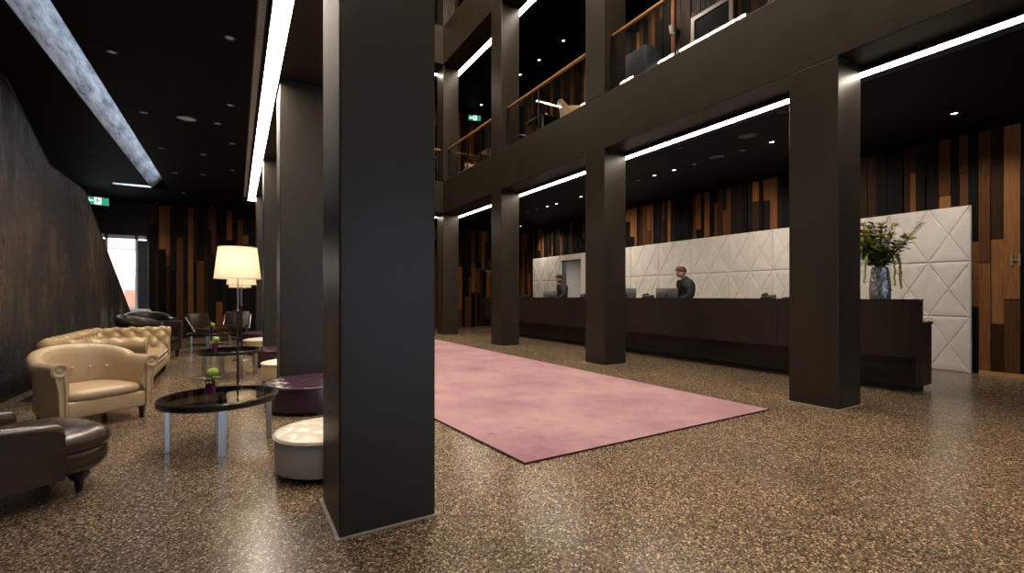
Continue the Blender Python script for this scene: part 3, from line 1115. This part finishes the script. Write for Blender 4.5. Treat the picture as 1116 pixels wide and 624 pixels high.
def person(loc, rz, label, hair, suit, beard):
    """front is +y; standing at a desk, head bent, forearms forward on the worktop"""
    o = thing('person', label, 'person', loc, rz)
    N, E_ = [], []
    def bend(x, y, z):
        if z < 1.50:
            return (x, y, z)
        a, dy, dz = R(-24), y - .02, z - 1.50
        return (x, .02 + dy * math.cos(a) - dz * math.sin(a), 1.50 + dy * math.sin(a) + dz * math.cos(a))
    def add(x, y, z, r, par=None):
        N.append((*bend(x, y, z), r))
        if par is not None:
            E_.append((par, len(N) - 1))
        return len(N) - 1
    pel = add(0, 0, .93, (.135, .105))
    wa = add(0, .0, 1.08, (.13, .10), pel)
    ch = add(0, .0, 1.28, (.145, .11), wa)
    ub = add(0, .0, 1.40, (.12, .09), ch)
    nk = add(0, .015, 1.47, .055, ub)
    n2 = add(0, .035, 1.53, .052, nk)
    hd = add(0, .055, 1.585, (.066, .078), n2)
    h2 = add(0, .05, 1.645, (.074, .092), hd)
    h3 = add(0, .04, 1.70, (.062, .075), h2)
    no = add(0, .150, 1.605, .013, h2)
    no2 = add(0, .160, 1.585, .011, no)
    for s in (-1, 1):
        e = add(s * .082, .04, 1.625, .014, h2)
        add(s * .09, .03, 1.645, .010, e)
    for s in (-1, 1):
        sh = add(s * .165, 0, 1.395, .06, ub)
        el = add(s * .262, .03, 1.13, .045, sh)
        wr_ = add(s * .15, .27, 1.02, .030, el)
        pa = add(s * .13, .335, 1.005, (.020, .036), wr_)
        for k in range(4):
            kx = s * .13 + (k - 1.5) * .021
            L = (.034, .042, .040, .032)[k]
            a = add(kx, .375, 1.005, .010, pa)
            b_ = add(kx, .375 + L * .8, 1.0, .009, a)
            add(kx, .375 + L * 1.5, .985, .008, b_)
        t1 = add(s * .13 - s * .042, .345, .998, .011, pa)
        add(s * .13 - s * .058, .372, .99, .009, t1)
        hip = add(s * .09, 0, .86, .085, pel)
        kn = add(s * .10, .015, .48, .058, hip)
        an = add(s * .105, -.01, .09, .040, kn)
        add(s * .115, .10, .045, .035, an)
    skin_obj('body', N, E_, M['skin'], o)
    # jacket
    J, JE = [], []
    def addj(x, y, z, r, par=None):
        J.append((x, y, z, r))
        if par is not None:
            JE.append((par, len(J) - 1))
        return len(J) - 1
    a0 = addj(0, 0, .86, (.175, .135))
    a1 = addj(0, 0, 1.08, (.20, .145), a0)
    a2 = addj(0, 0, 1.28, (.225, .155), a1)
    a3 = addj(0, 0, 1.40, (.175, .115), a2)
    a4 = addj(0, .012, 1.475, (.088, .078), a3)
    addj(0, .035, 1.535, (.070, .068), a4)
    for s in (-1, 1):
        b0 = addj(s * .20, 0, 1.375, .105, a3)
        b1 = addj(s * .275, .02, 1.14, .085, b0)
        b2 = addj(s * .185, .225, 1.03, .060, b1)
        addj(s * .16, .262, 1.02, .046, b2)
    jk = skin_obj('jacket', J, JE, suit, o)
    for s in (-1, 1):
        MB().prism([(s * .015, 1.46), (s * .075, 1.44), (s * .085, 1.30), (s * .01, 1.13)], 'y', .138, .160).build('lapel', suit, jk, smooth=False)
    MB().prism([(-.028, 1.47), (.028, 1.47), (0, 1.20)], 'y', .125, .150).build('shirt_front', M['shirt'], o, smooth=False)
    Tn, TE = [], []
    Tn.append((0, 0, .95, (.16, .125)))
    for s in (-1, 1):
        i = len(Tn)
        Tn += [(s * .09, 0, .84, .105), (s * .10, .015, .48, .078), (s * .105, -.01, .10, .062)]
        TE += [(0, i), (i, i + 1), (i + 1, i + 2)]
    skin_obj('trousers', Tn, TE, suit, o)
    for s in (-1, 1):
        MB().ball((s * .112, .06, .042), .05, 2, (.95, 2.6, .84)).build('shoe', M['plastic'], o)
    # hair cap
    def bent(mb):
        for vv in mb.bm.verts:
            vv.co = Vector(bend(*vv.co))
        return mb

    hm = MB()
    g = bmesh.ops.create_icosphere(hm.bm, subdivisions=4, radius=1)
    for vv in g['verts']:
        c = vv.co.copy()
        k = 1 + .05 * math.sin(c.x * 23 + c.y * 11) * math.sin(c.z * 17)
        vv.co = Vector((c.x * .088 * k, .035 + c.y * .108 * k, 1.66 + c.z * .092 * k + (.018 if c.z > .4 and c.y > 0 else 0)))
    bmesh.ops.delete(hm.bm, geom=[vv for vv in hm.bm.verts if (vv.co.y > .095 and vv.co.z < 1.69) or vv.co.z < 1.62 - (vv.co.y < 0) * .045 or (vv.co.z < 1.655 and vv.co.y > .045)], context='VERTS')
    bent(hm).build('hair', hair, o)
    for s in (-1, 1):
        bent(MB().ball((s * .030, .133, 1.632), .010, 2, (1.2, .6, .6))).build('eye', M['shirt'], o)
        bent(MB().tube([(s * .016, .137, 1.652), (s * .030, .139, 1.657), (s * .048, .125, 1.652)], .005, 6)).build('eyebrow', hair, o)
    bent(MB().tube([(-.022, .136, 1.563), (0, .143, 1.565), (.022, .136, 1.563)], .005, 6)).build('mouth', M['brickred'], o)
    if beard:
        bm_ = MB()
        g = bmesh.ops.create_icosphere(bm_.bm, subdivisions=3, radius=1)
        for vv in g['verts']:
            c = vv.co.copy()
            vv.co = Vector((c.x * .075, .055 + c.y * .092, 1.575 + c.z * .055))
        bmesh.ops.delete(bm_.bm, geom=[vv for vv in bm_.bm.verts if vv.co.z > 1.60 or vv.co.y < .03 or (vv.co.z > 1.57 and abs(vv.co.x) < .035)], context='VERTS')
        bent(bm_).build('beard', hair, o)
    return o
person((7.72, 6.13, 0), R(62), 'receptionist in charcoal suit with swept brown hair, looking down at a monitor', M['hair_brown'], M['suit'], False)
person((7.72, 10.17, 0), R(66), 'receptionist in black suit with dark hair and beard at the far desk end', M['hair_dark'], M['suit2'], True)


# ------------------------------------------------------------------ lounge: tub armchairs
def upath(hw, y_front, y_arc, depth, ns=8, na=24):
    """U path: front right end -> back -> front left end, with outward normals"""
    P = []
    for k in range(ns):
        t = k / ns
        P.append((Vector((hw, y_front + (y_arc - y_front) * t)), Vector((1, 0)), 0))
    for k in range(na + 1):
        a = PI * k / na
        P.append((Vector((hw * math.cos(a), y_arc + depth * math.sin(a))), Vector((math.cos(a) * depth, math.sin(a) * hw)).normalized(), math.sin(a)))
    for k in range(1, ns + 1):
        t = k / ns
        P.append((Vector((-hw, y_arc + (y_front - y_arc) * t)), Vector((-1, 0)), 0))
    return P

def tub_chair(label, leather, wood, loc, rz, s=1.0, group=None, buttons=True, h_arm=.59, h_back=.70):
    o = thing('tub_armchair', label, 'armchair', loc, rz, group)
    o.scale = (s, s, s)
    P = upath(.315, -.30, .02, .32)
    rr = .056
    rings_ = []
    for p, n, k in P:
        h = h_arm + (h_back - h_arm) * (k ** .7)
        sec = [(.022, .11), (.050, h - .16)]                       # outer wall (slightly flared)
        for j in range(9):                                          # rolled top, over the outside
            a = R(-60 + j * 28)
            sec.append((.030 + rr * math.cos(a), h - rr + rr * math.sin(a)))
        sec += [(-.035, h - .10), (-.04, .33), (-.02, .26), (-.02, .11)]
        flare = .012 * k
        rings_.append([(p.x + n.x * (d + flare), p.y + n.y * (d + flare), z) for d, z in sec])
    m = MB()
    m.rings(rings_)
    sh = m.build('backrest', leather, o, angle=60)
    # scroll facings on the arm fronts
    for s_ in (1, -1):
        m = MB()
        cx, cz = s_ * .345, h_arm - rr
        m.rings([[(cx + rr * q * math.cos(2 * PI * k / 20), y, cz + rr * q * math.sin(2 * PI * k / 20)) for k in range(20)] for q, y in ((.98, -.30), (1.0, -.318), (.86, -.328), (.62, -.322), (.45, -.312), (.25, -.318), (.05, -.320))])
        m.rings([[(s_ * x, y, z) for x, z in ((.299, .115), (.342, .115), (.352, .36), (.374, h_arm - .10), (.31, h_arm - .10), (.302, .36))] for y in (-.30, -.314)])
        m.build('arm_facing', leather, o, angle=50)
        m = MB()
        m.tube([(s_ * .340, -.316, .12), (s_ * .350, -.318, .36), (s_ * .372, -.318, h_arm - .11)], .008, 6)
        m.tube([(s_ * .301, -.316, .12), (s_ * .304, -.318, .36), (s_ * .313, -.318, h_arm - .11)], .008, 6)
        m.tube([(cx + rr * 1.0 * math.cos(a), -.320, cz + rr * 1.0 * math.sin(a)) for a in [2 * PI * k / 24 for k in range(24)]], .006, 6, closed=True)
        m.build('piping', leather, sh)
    # seat base and cushion
    m = MB()
    m.box(-.295, .295, -.315, .28, .11, .255, .02, seg=3)
    m.build('seat_base', leather, o)
    ol = []
    for k in range(48):
        t = 2 * PI * k / 48
        x, y = math.cos(t), math.sin(t)
        n_ = 5 if y < 0 else 2.6
        ol.append((.292 * math.copysign(abs(x) ** (2 / n_), x), -.015 + .315 * math.copysign(abs(y) ** (2 / n_), y)))
    m = MB()
    puff(m, ol, [(.03, .256), (.008, .268), (0, .29), (.008, .315), (.03, .332), (.09, .345), (.2, .355), (.28, .357)])
    m.build('seat_cushion', leather, o, angle=180)
    for x, y in ((.28, -.28), (-.28, -.28), (.24, .26), (-.24, .26)):
        m = MB()
        m.lathe([(.019, 0), (.034, .115)], 4, (x, y, 0))
        m.build('leg', wood, o, smooth=False)
    if buttons:
        for a in (36, 63, 90, 117, 144):
            m = MB()
            c, s2 = math.cos(R(a)), math.sin(R(a))
            n = Vector((c, s2))
            m.ball((.315 * c - n.x * .046, .02 + .32 * s2 - n.y * .046, .47), .015, 2)
            m.build('button', leather, o)
    return o

tub_chair('cream leather tub armchair with rolled arms and dark tapered legs, beside the round table', M['cream'], M['blackwood'], (-1.15, 5.62, 0), R(36), .99)
tub_chair('dark brown leather tub armchair just behind the far end of the cream sofa', M['brown2'], M['blackwood'], (-1.35, 10.55, 0), R(75), 1.15, buttons=False)
tub_chair('dark leather tub armchair below the bright street window', M['brown2'], M['blackwood'], (-1.62, 12.6, 0), R(20), 1.15, buttons=False)

# ------------------------------------------------------------------ dark brown lounge chair in the corner
lc = thing('lounge_chair', 'dark brown leather lounge chair with rounded seat and turned leg, cropped at the photo edge', 'armchair', (-1.17, 3.70, 0), R(32))
ol = []
for k in range(64):
    t = 2 * PI * k / 64
    x, y = math.cos(t), math.sin(t)
    n_ = 3.4 if x > 0 else 6
    ol.append((.05 + .425 * math.copysign(abs(x) ** (2 / n_), x), .355 * math.copysign(abs(y) ** (2 / n_), y)))
m = MB()
puff(m, ol, [(.10, .115), (.035, .125), (.012, .16), (.004, .21), (.012, .245), (.02, .25)])
m.build('seat_base', M['brown'], lc, angle=180)
m = MB()
puff(m, ol, [(.03, .245), (.004, .258), (-.008, .285), (.0, .318), (.03, .345), (.09, .366), (.2, .382), (.3, .387)])
m.build('seat_cushion', M['brown'], lc, angle=180)
for s_ in (-1, 1):
    m = MB()
    secs = []
    for x, h, w in ((-.44, .50, .13), (-.30, .485, .13), (-.10, .468, .128), (.06, .452, .125), (.155, .44, .12), (.18, .425, .10), (.187, .41, .07)):
        y0 = .355 - w / 2 + .02
        ring = [(x, s_ * (y0 - w / 2), .125)]
        for j in range(11):
            a = PI - PI * j / 10
            ring.append((x, s_ * (y0 + w / 2 * math.copysign(abs(math.cos(a)) ** .8, math.cos(a))), h - .075 + .075 * math.sin(a) ** .8))
        ring.append((x, s_ * (y0 + w / 2), .125))
        secs.append(ring)
    m.rings(secs)
    m.build('armrest', M['brown'], lc, angle=50)
m = MB()
m.box(-.56, -.37, -.43, .43, .125, .72, .06, seg=4)
m.build('backrest', M['brown'], lc)
for x, y in ((.29, -.25), (.29, .25), (-.45, -.33), (-.45, .33)):
    m = MB()
    m.lathe([(.014, 0), (.018, .008), (.021, .050), (.024, .056), (.020, .062), (.040, .076), (.050, .097), (.044, .116), (.028, .128), (.03, .14)], 20, (x, y, 0))
    m.build('leg', M['rim'], lc)

# ------------------------------------------------------------------ chesterfield sofa
sf = thing('chesterfield_sofa', 'cream leather button-tufted sofa against the blackened slab', 'sofa', (-1.36, 7.88, 0), R(90))
# local: front is -y, width along x; local +x -> world +y
HW, YF_, YBk = 1.08, -.46, .38
path = []
def seg_pts(a, b, n, nrm):
    for k in range(n):
        t = k / n
        path.append((Vector(a).lerp(Vector(b), t), Vector(nrm)))
rc = .16
seg_pts((HW, YF_), (HW, YBk - rc), 34, (1, 0))
for k in range(12):
    a = PI / 2 * k / 12
    path.append((Vector((HW - rc + rc * math.cos(a), YBk - rc + rc * math.sin(a))), Vector((math.cos(a), math.sin(a)))))
seg_pts((HW - rc, YBk), (-HW + rc, YBk), 90, (0, 1))
for k in range(12):
    a = PI / 2 + PI / 2 * k / 12
    path.append((Vector((-HW + rc + rc * math.cos(a), YBk - rc + rc * math.sin(a))), Vector((math.cos(a), math.sin(a)))))
seg_pts((-HW, YBk - rc), (-HW, YF_), 34, (-1, 0))
path.append((Vector((-HW, YF_)), Vector((-1, 0))))
L = 0
rows = []
prev = None
HB = .665
rr = .075
sec = [(.05, .10), (.05, .25), (.055, HB - .19)]
for j in range(10):
    a = R(-75 + j * 22)
    sec.append((.045 + rr * math.cos(a), HB - rr + rr * math.sin(a)))
ni = 22
for j in range(ni + 1):
    t = j / ni
    sec.append((-.02 - .035 * t + .02 * (1 - t), HB - .03 - t * (HB - .03 - .33)))
sec += [(-.03, .30), (-.03, .10)]
i0 = 8
butt = []
for p, n in path:
    if prev is not None:
        L += (p - prev).length
    prev = p
    ring = []
    v = 0
    for j, (d, z) in enumerate(sec):
        if j:
            v += math.hypot(d - sec[j - 1][0], z - sec[j - 1][1])
        dd = d
        zz = z
        if 7 <= j < len(sec) - 2:
            a_ = L / .185 + (v) / .20
            b_ = L / .185 - (v) / .20
            pl = (pillow(a_, b_, .5) - .5) * .058
            if j <= 12:
                zz += pl * .7
                dd -= pl * .2
            else:
                dd -= pl
        ring.append((p.x + n.x * dd, p.y + n.y * dd, zz))
    rows.append(ring)
m = MB()
m.rings(rows)
bk = m.build('backrest', M['tan'], sf, angle=180)
for s_ in (1, -1):
    m = MB()
    cx, cz = s_ * (HW + .045), HB - rr
    m.rings([[(cx + rr * q * math.cos(2 * PI * k / 20), y, cz + rr * q * math.sin(2 * PI * k / 20)) for k in range(20)] for q, y in ((1.0, YF_), (1.06, YF_ - .012), (.9, YF_ - .022), (.5, YF_ - .026), (.1, YF_ - .022))])
    m.rings([[(s_ * x, y, z) for x, z in ((HW - .03, .105), (HW + .055, .105), (HW + .06, .36), (HW + .075, HB - .14), (HW - .02, HB - .12), (HW - .045, .36))] for y in (YF_, YF_ - .014)])
    m.build('arm_facing', M['tan'], sf, angle=50)
m = MB()
n = 44
rows = []
for k in range(n * 4 + 1):
    x = -HW + .05 + (2 * HW - .1) * k / (n * 4)
    d = .012 * abs(math.sin(PI * k / 4)) ** .6
    rows.append([(x, YF_ + .3, .10), (x, YF_ + .02 - .2 * d, .10), (x, YF_ - d, .13), (x, YF_ - d, .22), (x, YF_ + .02 - .2 * d, .25), (x, YF_ + .3, .25)])
m.rings(rows)
m.build('seat_base', M['tan'], sf, angle=180)
MB().box(-HW + .05, HW - .05, YF_ + .28, YBk, .10, .26).build('seat_frame', M['tan'], sf, smooth=False)
ol = superellipse(HW - .07, .40, 7, 72)
ol = [(x, y - .07) for x, y in ol]
m = MB()
puff(m, ol, [(.03, .255), (.004, .268), (-.006, .30), (.004, .335), (.03, .352), (.10, .366), (.25, .375), (.36, .377)])
cu = m.build('seat_cushion', M['tan'], sf, angle=180)
m = MB()
m.tube([(x * 1.004, (y + .07) * 1.012 - .07, .338) for x, y in ol], .009, 6, closed=True)
m.tube([(x * 1.004, (y + .07) * 1.012 - .07, .268) for x, y in ol], .009, 6, closed=True)
m.build('piping', M['piping'], cu)
for x, y in ((HW - .06, YF_ + .06), (-HW + .06, YF_ + .06), (HW - .06, YBk - .05), (-HW + .06, YBk - .05)):
    MB().lathe([(.02, 0), (.034, .05), (.038, .10)], 16, (x, y, 0)).build('leg', M['blackwood'], sf)

# ------------------------------------------------------------------ round coffee tables, small flowers
def coffee_table(loc, rz, label, group):
    o = thing('coffee_table', label, 'table', loc, rz, group)
    Rr, h = .40, .385
    m = MB()
    m.lathe([(Rr - .03, h - .05), (Rr, h - .048), (Rr + .006, h - .04), (Rr + .006, h - .006), (Rr, h), (Rr - .035, h), (Rr - .035, h - .008), (Rr - .03, h - .01)], 64, cap=False)
    m.bm.faces.ensure_lookup_table()
    m.lathe([(Rr - .03, h - .01), (Rr - .03, h - .05)], 64, cap=False)
    m.build('rim', M['rim'], o)
    MB().lathe([(Rr - .034, h - .010), (Rr - .034, h - .002)], 64).build('glass_top', M['smoked'], o, smooth=False)
    for k in range(4):
        a = k * PI / 2
        MB().box(Rr - .085, Rr - .05, -.028, .028, 0, h - .035, .003).build('leg', M['chrome'], o, smooth=False, rot=(0, 0, a))
    for k in range(2):
        MB().box(-Rr + .08, Rr - .08, -.012, .012, h - .06 - .012 * k, h - .048 - .012 * k).build('brace', M['rim'], o, smooth=False, rot=(0, 0, k * PI / 2))
    return o
GT = 'round glass coffee tables of the lounge'
coffee_table((-.10, 4.23, 0), R(3), 'round black-rimmed glass coffee table closest to the camera, in front of the white pouf', GT)
coffee_table((-.06, 7.72, 0), R(20), 'round black-rimmed glass coffee table behind the nearest one, below the floor lamps', GT)
coffee_table((-.45, 11.45, 0), R(12), 'round glass coffee table farthest from the camera, near the plank wall', GT)

def flower(loc, label, seed):
    rn = random.Random(seed)
    o = thing('flower_glass', label, 'flower', loc, 0, 'small flowers in purple glasses')
    MB().lathe([(.030, 0), (.033, .004), (.036, .11), (.034, .112), (.031, .01)], 24, cap=False).lathe([(.0305, .002), (.031, .01)], 24).build('glass', M['purpleglass'], o)
    m = MB()
    m.tube([(0, 0, .02), (.005, 0, .10), (.012, .004, .155)], .005, 6)
    m.tube([(0, 0, .02), (-.02, .01, .10), (-.07, .02, .12)], .004, 6)
    m.build('stem', M['stem'], o)
    m = MB()
    for k in range(60):
        z = 1 - 2 * (k + .5) / 60
        a = k * 2.4
        q = math.sqrt(1 - z * z)
        m.ball((.015 + .032 * q * math.cos(a), .004 + .032 * q * math.sin(a), .165 + .026 * z), .010, 1)
    m.build('blossom', M['lime'], o)
    m = MB()
    for k in range(16):
        a = rn.uniform(0, 2 * PI)
        leaf(m, (0, 0, .11), (math.cos(a), math.sin(a), rn.uniform(.0, .5)), rn.uniform(.05, .11), .012)
    for k in range(6):
        leaf(m, (-.03 - .012 * k, .015, .12), (-.6 + rn.uniform(-.3, .3), rn.uniform(-1, 1), .3), .04, .010)
    m.build('leaves', M['leaf'], o, smooth=False)
flower((-.17, 4.30, .384), 'lime green flower in purple glass on the coffee table closest to the camera', 1)
flower((-.25, 7.62, .384), 'lime green flower in purple glass on the second coffee table', 2)
flower((-.42, 11.40, .384), 'lime green flower in purple glass on the farthest coffee table', 3)

# ------------------------------------------------------------------ floor lamps
def floor_lamp(loc, label):
    o = thing('floor_lamp', label, 'lamp', loc, 0, 'floor lamps in a row along the lounge')
    MB().lathe([(.15, 0), (.15, .008), (.14, .014), (.02, .018)], 40).build('base', M['chrome'], o)
    MB().lathe([(.011, .015), (.011, .98)], 12).build('pole', M['blackmetal'], o)
    MB().lathe([(.016, .975), (.016, .99), (.007, .992), (.007, 1.60)], 12).build('upper_pole', M['chrome'], o)
    m = MB()
    m.lathe([(.235, 1.345), (.195, 1.70)], 64, cap=False)
    sh = m.build('lamp_shade', M['shade'], o)
    MB().tube([(.235 * math.cos(2 * PI * k / 48), .235 * math.sin(2 * PI * k / 48), 1.346) for k in range(48)], .004, 6, closed=True).tube([(.195 * math.cos(2 * PI * k / 48), .195 * math.sin(2 * PI * k / 48), 1.699) for k in range(48)], .004, 6, closed=True).build('hem', M['panel'], sh)
    MB().lathe([(.012, 1.45), (.02, 1.47), (.032, 1.52), (.03, 1.55), (.012, 1.575)], 16).build('bulb', M['bulb'], o)
    l = bpy.data.lights.new('lamp_light', 'POINT')
    l.energy = 11
    l.color = (1.0, .77, .52)
    l.shadow_soft_size = .05
    lo_ = bpy.data.objects.new('lamp_light', l)
    lo_.location = (0, 0, 1.52)
    lo_.parent = o
    COL.objects.link(lo_)
    m = MB()
    m.tube([(.05, 0, 1.36), (.05, 0, 1.28)], .002, 5)
    m.ball((.05, 0, 1.275), .006, 1)
    m.build('pull_cord', M['chrome'], o)
floor_lamp((.02, 6.15, 0), 'floor lamp with cream shade standing closest to the camera, by the white and aubergine poufs')
floor_lamp((.09, 9.57, 0), 'floor lamp with cream shade, second in the row, mostly hidden by the first')
floor_lamp((.09, 12.95, 0), 'floor lamp with cream shade, farthest in the row of lamps')

# ------------------------------------------------------------------ poufs
def pouf(loc, r, h, top, side, label, group, cell=.16):
    o = thing('pouf', label, 'pouf', loc, 0, group)
    MB().lathe([(r - .05, 0), (r - .05, .035)], 40).build('base', M['blackwood'], o)
    MB().lathe([(r - .03, .03), (r - .006, .036), (r, .06), (r, h - .07), (r - .004, h - .055)], 64).build('side', side, o)
    m = MB()
    rings_ = []
    rad = [(r - .003, h - .056), (r + .006, h - .052), (r + .004, h - .040)]
    for q, z in rad:
        rings_.append([(q * math.cos(2 * PI * k / 96), q * math.sin(2 * PI * k / 96), z) for k in range(96)])
    nr = 26
    for j in range(1, nr + 1):
        q = r * (1 - j / (nr + .5))
        e = 1 - (q / r) ** 3.5
        ring = []
        for k in range(96):
            x, y = q * math.cos(2 * PI * k / 96), q * math.sin(2 * PI * k / 96)
            pl = pillow((x + y) / cell / 1.414, (x - y) / cell / 1.414, .35)
            edge = min(1, (1 - q / r) * 6)
            ring.append((x, y, h - .040 + .030 * e - .016 * (1 - pl) * edge))
        rings_.append(ring)
    m.rings(rings_)
    cu_ = m.build('tufted_top', top, o, angle=180)
    MB().tube([((r + .006) * math.cos(2 * PI * k / 64), (r + .006) * math.sin(2 * PI * k / 64), h - .053) for k in range(64)], .005, 6, closed=True).build('piping', top, cu_)
    return o
pouf((.52, 3.30, 0), .31, .30, M['white_leather'], M['white_side'], 'round white tufted pouf standing closest to the front column', 'poufs along the lounge columns')
pouf((.70, 5.21, 0), .46, .31, M['purple'], M['purple'], 'wide aubergine tufted pouf closest to the camera', 'poufs along the lounge columns')
pouf((.60, 6.95, 0), .31, .30, M['white_leather'], M['cream'], 'small cream pouf half hidden behind the closest aubergine pouf', 'poufs along the lounge columns')
pouf((.68, 8.64, 0), .45, .31, M['purple'], M['purple'], 'aubergine pouf behind the half hidden cream pouf', 'poufs along the lounge columns')
pouf((.43, 10.5, 0), .31, .32, M['white_leather'], M['cream'], 'cream pouf farthest down the lounge', 'poufs along the lounge columns')
pouf((.50, 11.9, 0), .40, .36, M['purple'], M['purple'], 'aubergine pouf farthest down the lounge', 'poufs along the lounge columns')

# chrome-framed lounge chairs far back
def chrome_chair(loc, rz, label):
    o = thing('chrome_chair', label, 'chair', loc, rz)
    for s_ in (-1, 1):
        MB().tube([(s_ * .3, .28, .02), (s_ * .3, -.30, .02), (s_ * .3, -.33, .05), (s_ * .3, -.32, .33), (s_ * .3, .05, .30), (s_ * .3, .30, .66)], .014, 8).build('frame', M['chrome'], o)
    MB().tube([(-.3, .28, .02), (.3, .28, .02)], .014, 8).build('cross_bar', M['chrome'], o)
    MB().box(-.28, .28, -.30, .16, .31, .41, .03, seg=3).build('seat', M['brown2'], o)
    MB().box(-.28, .28, 0, .09, 0, .40, .03, seg=3).build('backrest', M['brown2'], o, loc=(0, .10, .38), rot=(R(-22), 0, 0))
chrome_chair((-.55, 12.75, 0), R(50), 'low dark chair with chrome frame behind the farthest coffee table')
chrome_chair((.0, 13.9, 0), R(-10), 'low dark chair with chrome frame against the plank wall')
# pale bench below the window
t = thing('bench', 'pale grey bench below the street window', 'bench', (-2.35, 14.95, 0))
MB().box(-.45, .45, -.22, .22, .38, .46, .02).build('seat', M['white'], t)
MB().box(-.45, .45, .16, .22, .46, .80, .02).build('backrest', M['white'], t)
for x in (-.4, .4):
    for y in (-.17, .17):
        MB().box(x - .02, x + .02, y - .02, y + .02, 0, .38).build('leg', M['chrome'], t, smooth=False)

# ------------------------------------------------------------------ galleries
def balustrade(x0, y0, x1, y1, z, label):
    o = thing('glass_balustrade', label, 'balustrade', (x0, y0, z))
    dx, dy = x1 - x0, y1 - y0
    Ln = math.hypot(dx, dy)
    o.rotation_euler = (0, 0, math.atan2(dy, dx))
    MB().box(.04, Ln - .04, -.006, .006, .0, .96).build('glass_panel', M['glass'], o, smooth=False)
    MB().box(0, Ln, -.028, .028, .965, 1.005, .006).build('handrail', M['handrail'], o)
    for x in (.02, Ln - .02, Ln * .56):
        MB().box(x - .012, x + .012, -.012 + .03, .012 + .03, 0, .97).build('post', M['blackmetal'], o, smooth=False)
    MB().box(0, Ln, -.02, .02, 0, .03).build('base_rail', M['blackmetal'], o, smooth=False)
    return o
bl = ['beside the dark high-backed seat and picture frame', 'with the table and pale chair behind', 'below the upper exit sign']
for i in (1, 2, 3):
    balustrade(5.36, COLY[i] + CD, 5.36, COLY[i + 1], Z1T, 'glass gallery balustrade with oak handrail, bay ' + bl[i - 1])
balustrade(5.36, COLY[3] + CD, 5.36, COLY[4], Z2T, 'glass balustrade of the topmost gallery at the far bay')
balustrade(LX1, COLY[4] + .24, 2.3, COLY[4] + .24, Z1T, 'glass balustrade across the far end of the gallery, lounge side')
balustrade(2.3 + CD, COLY[4] + .24, 3.7, COLY[4] + .24, Z1T, 'glass balustrade across the far end of the gallery, middle bay')
balustrade(3.7 + CD, COLY[4] + .24, RX0, COLY[4] + .24, Z1T, 'glass balustrade across the far end of the gallery, reception side')

def gallery_table(loc, label):
    o = thing('gallery_table', label, 'table', loc)
    MB().box(-.35, .35, -.35, .35, .70, .73, .006).build('top', M['blackwood'], o, smooth=False)
    for x in (-.31, .31):
        for y in (-.31, .31):
            MB().box(x - .02, x + .02, y - .02, y + .02, 0, .70).build('leg', M['chrome'], o, smooth=False)
gallery_table((6.15, 8.75, Z1T - .02), 'square dark gallery table with small flower, behind the glass of the middle bay')
flower((6.15, 8.75, Z1T - .02 + .73), 'lime green flower in purple glass on the upper gallery table', 9)
tub_chair('pale beige tub armchair on the upper gallery beside the table', M['cream'], M['blackwood'], (6.15, 7.35, Z1T - .02), R(-60), 1.15)
tub_chair('dark tub armchair on the upper gallery beyond the table', M['purple'], M['blackwood'], (6.2, 9.75, Z1T - .02), R(130), .9)
gallery_table((6.2, 11.3, Z1T - .02), 'square dark gallery table in the far bay below the upper exit sign')
tub_chair('brown tub armchair in the far gallery bay', M['tan'], M['blackwood'], (6.35, 12.25, Z1T - .02), R(-60), 1.1)
o = thing('high_back_seat', 'dark slate high-backed seat on the gallery, upper right beside a column', 'seat', (6.25, 5.95, Z1T - .02), R(90))
o.scale = (.72, .72, .92)
MB().box(-.55, .55, -.35, .35, .1, .42, .03).build('seat', M['blind'], o)
MB().box(-.6, .6, .30, .45, .1, 1.05, .04).build('backrest', M['blind'], o)
for s_ in (-1, 1):
    MB().prism([(-.35, .1), (.35, .1), (.35, 1.04), (.1, .95), (-.35, .62)], 'x', s_ * .6 - .05, s_ * .6 + .05).build('side_wing', M['blind'], o, smooth=False)
for x in (-.5, .5):
    for y in (-.28, .36):
        MB().box(x - .025, x + .025, y - .025, y + .025, 0, .1).build('leg', M['blackwood'], o, smooth=False)
# framed opening and wall lamp on the gallery wall
o = thing('door_surround', 'beige framed dark doorway in the plank wall of the upper gallery', 'doorway', (XG - .05, 5.95, Z1T - .02))
MB().box(-.05, 0, -.48, -.40, 0, 2.48).build('jamb', M['bronze'], o, smooth=False)
MB().box(-.05, 0, .40, .48, 0, 2.48).build('jamb', M['bronze'], o, smooth=False)
MB().box(-.05, 0, -.48, .48, 2.48, 2.56).build('head', M['bronze'], o, smooth=False)
MB().box(-.02, 0, -.40, .40, 0, 2.48).build('door_leaf', M['black'], o, smooth=False)
o = thing('wall_lamp', 'small pale wall lamp on the plank wall of the upper gallery', 'lamp', (XG - .05, 6.86, Z1T + 2.5))
MB().box(-.03, 0, -.05, .05, -.08, .08, .005).build('bracket', M['alu'], o)
MB().lathe([(.05, -.09), (.085, .08)], 24, (-.10, 0, 0), cap=False).build('lamp_shade', M['bronze'], o)
spot(7.42, 7.0, Z2 - .05, 8.35, 7.0, 6.6, 150, 125, WARM)  # wall-wash spots for the planks, no fitting modelled above them
spot(7.42, 8.9, Z2 - .05, 8.35, 8.9, 6.4, 40, 125, WARM)
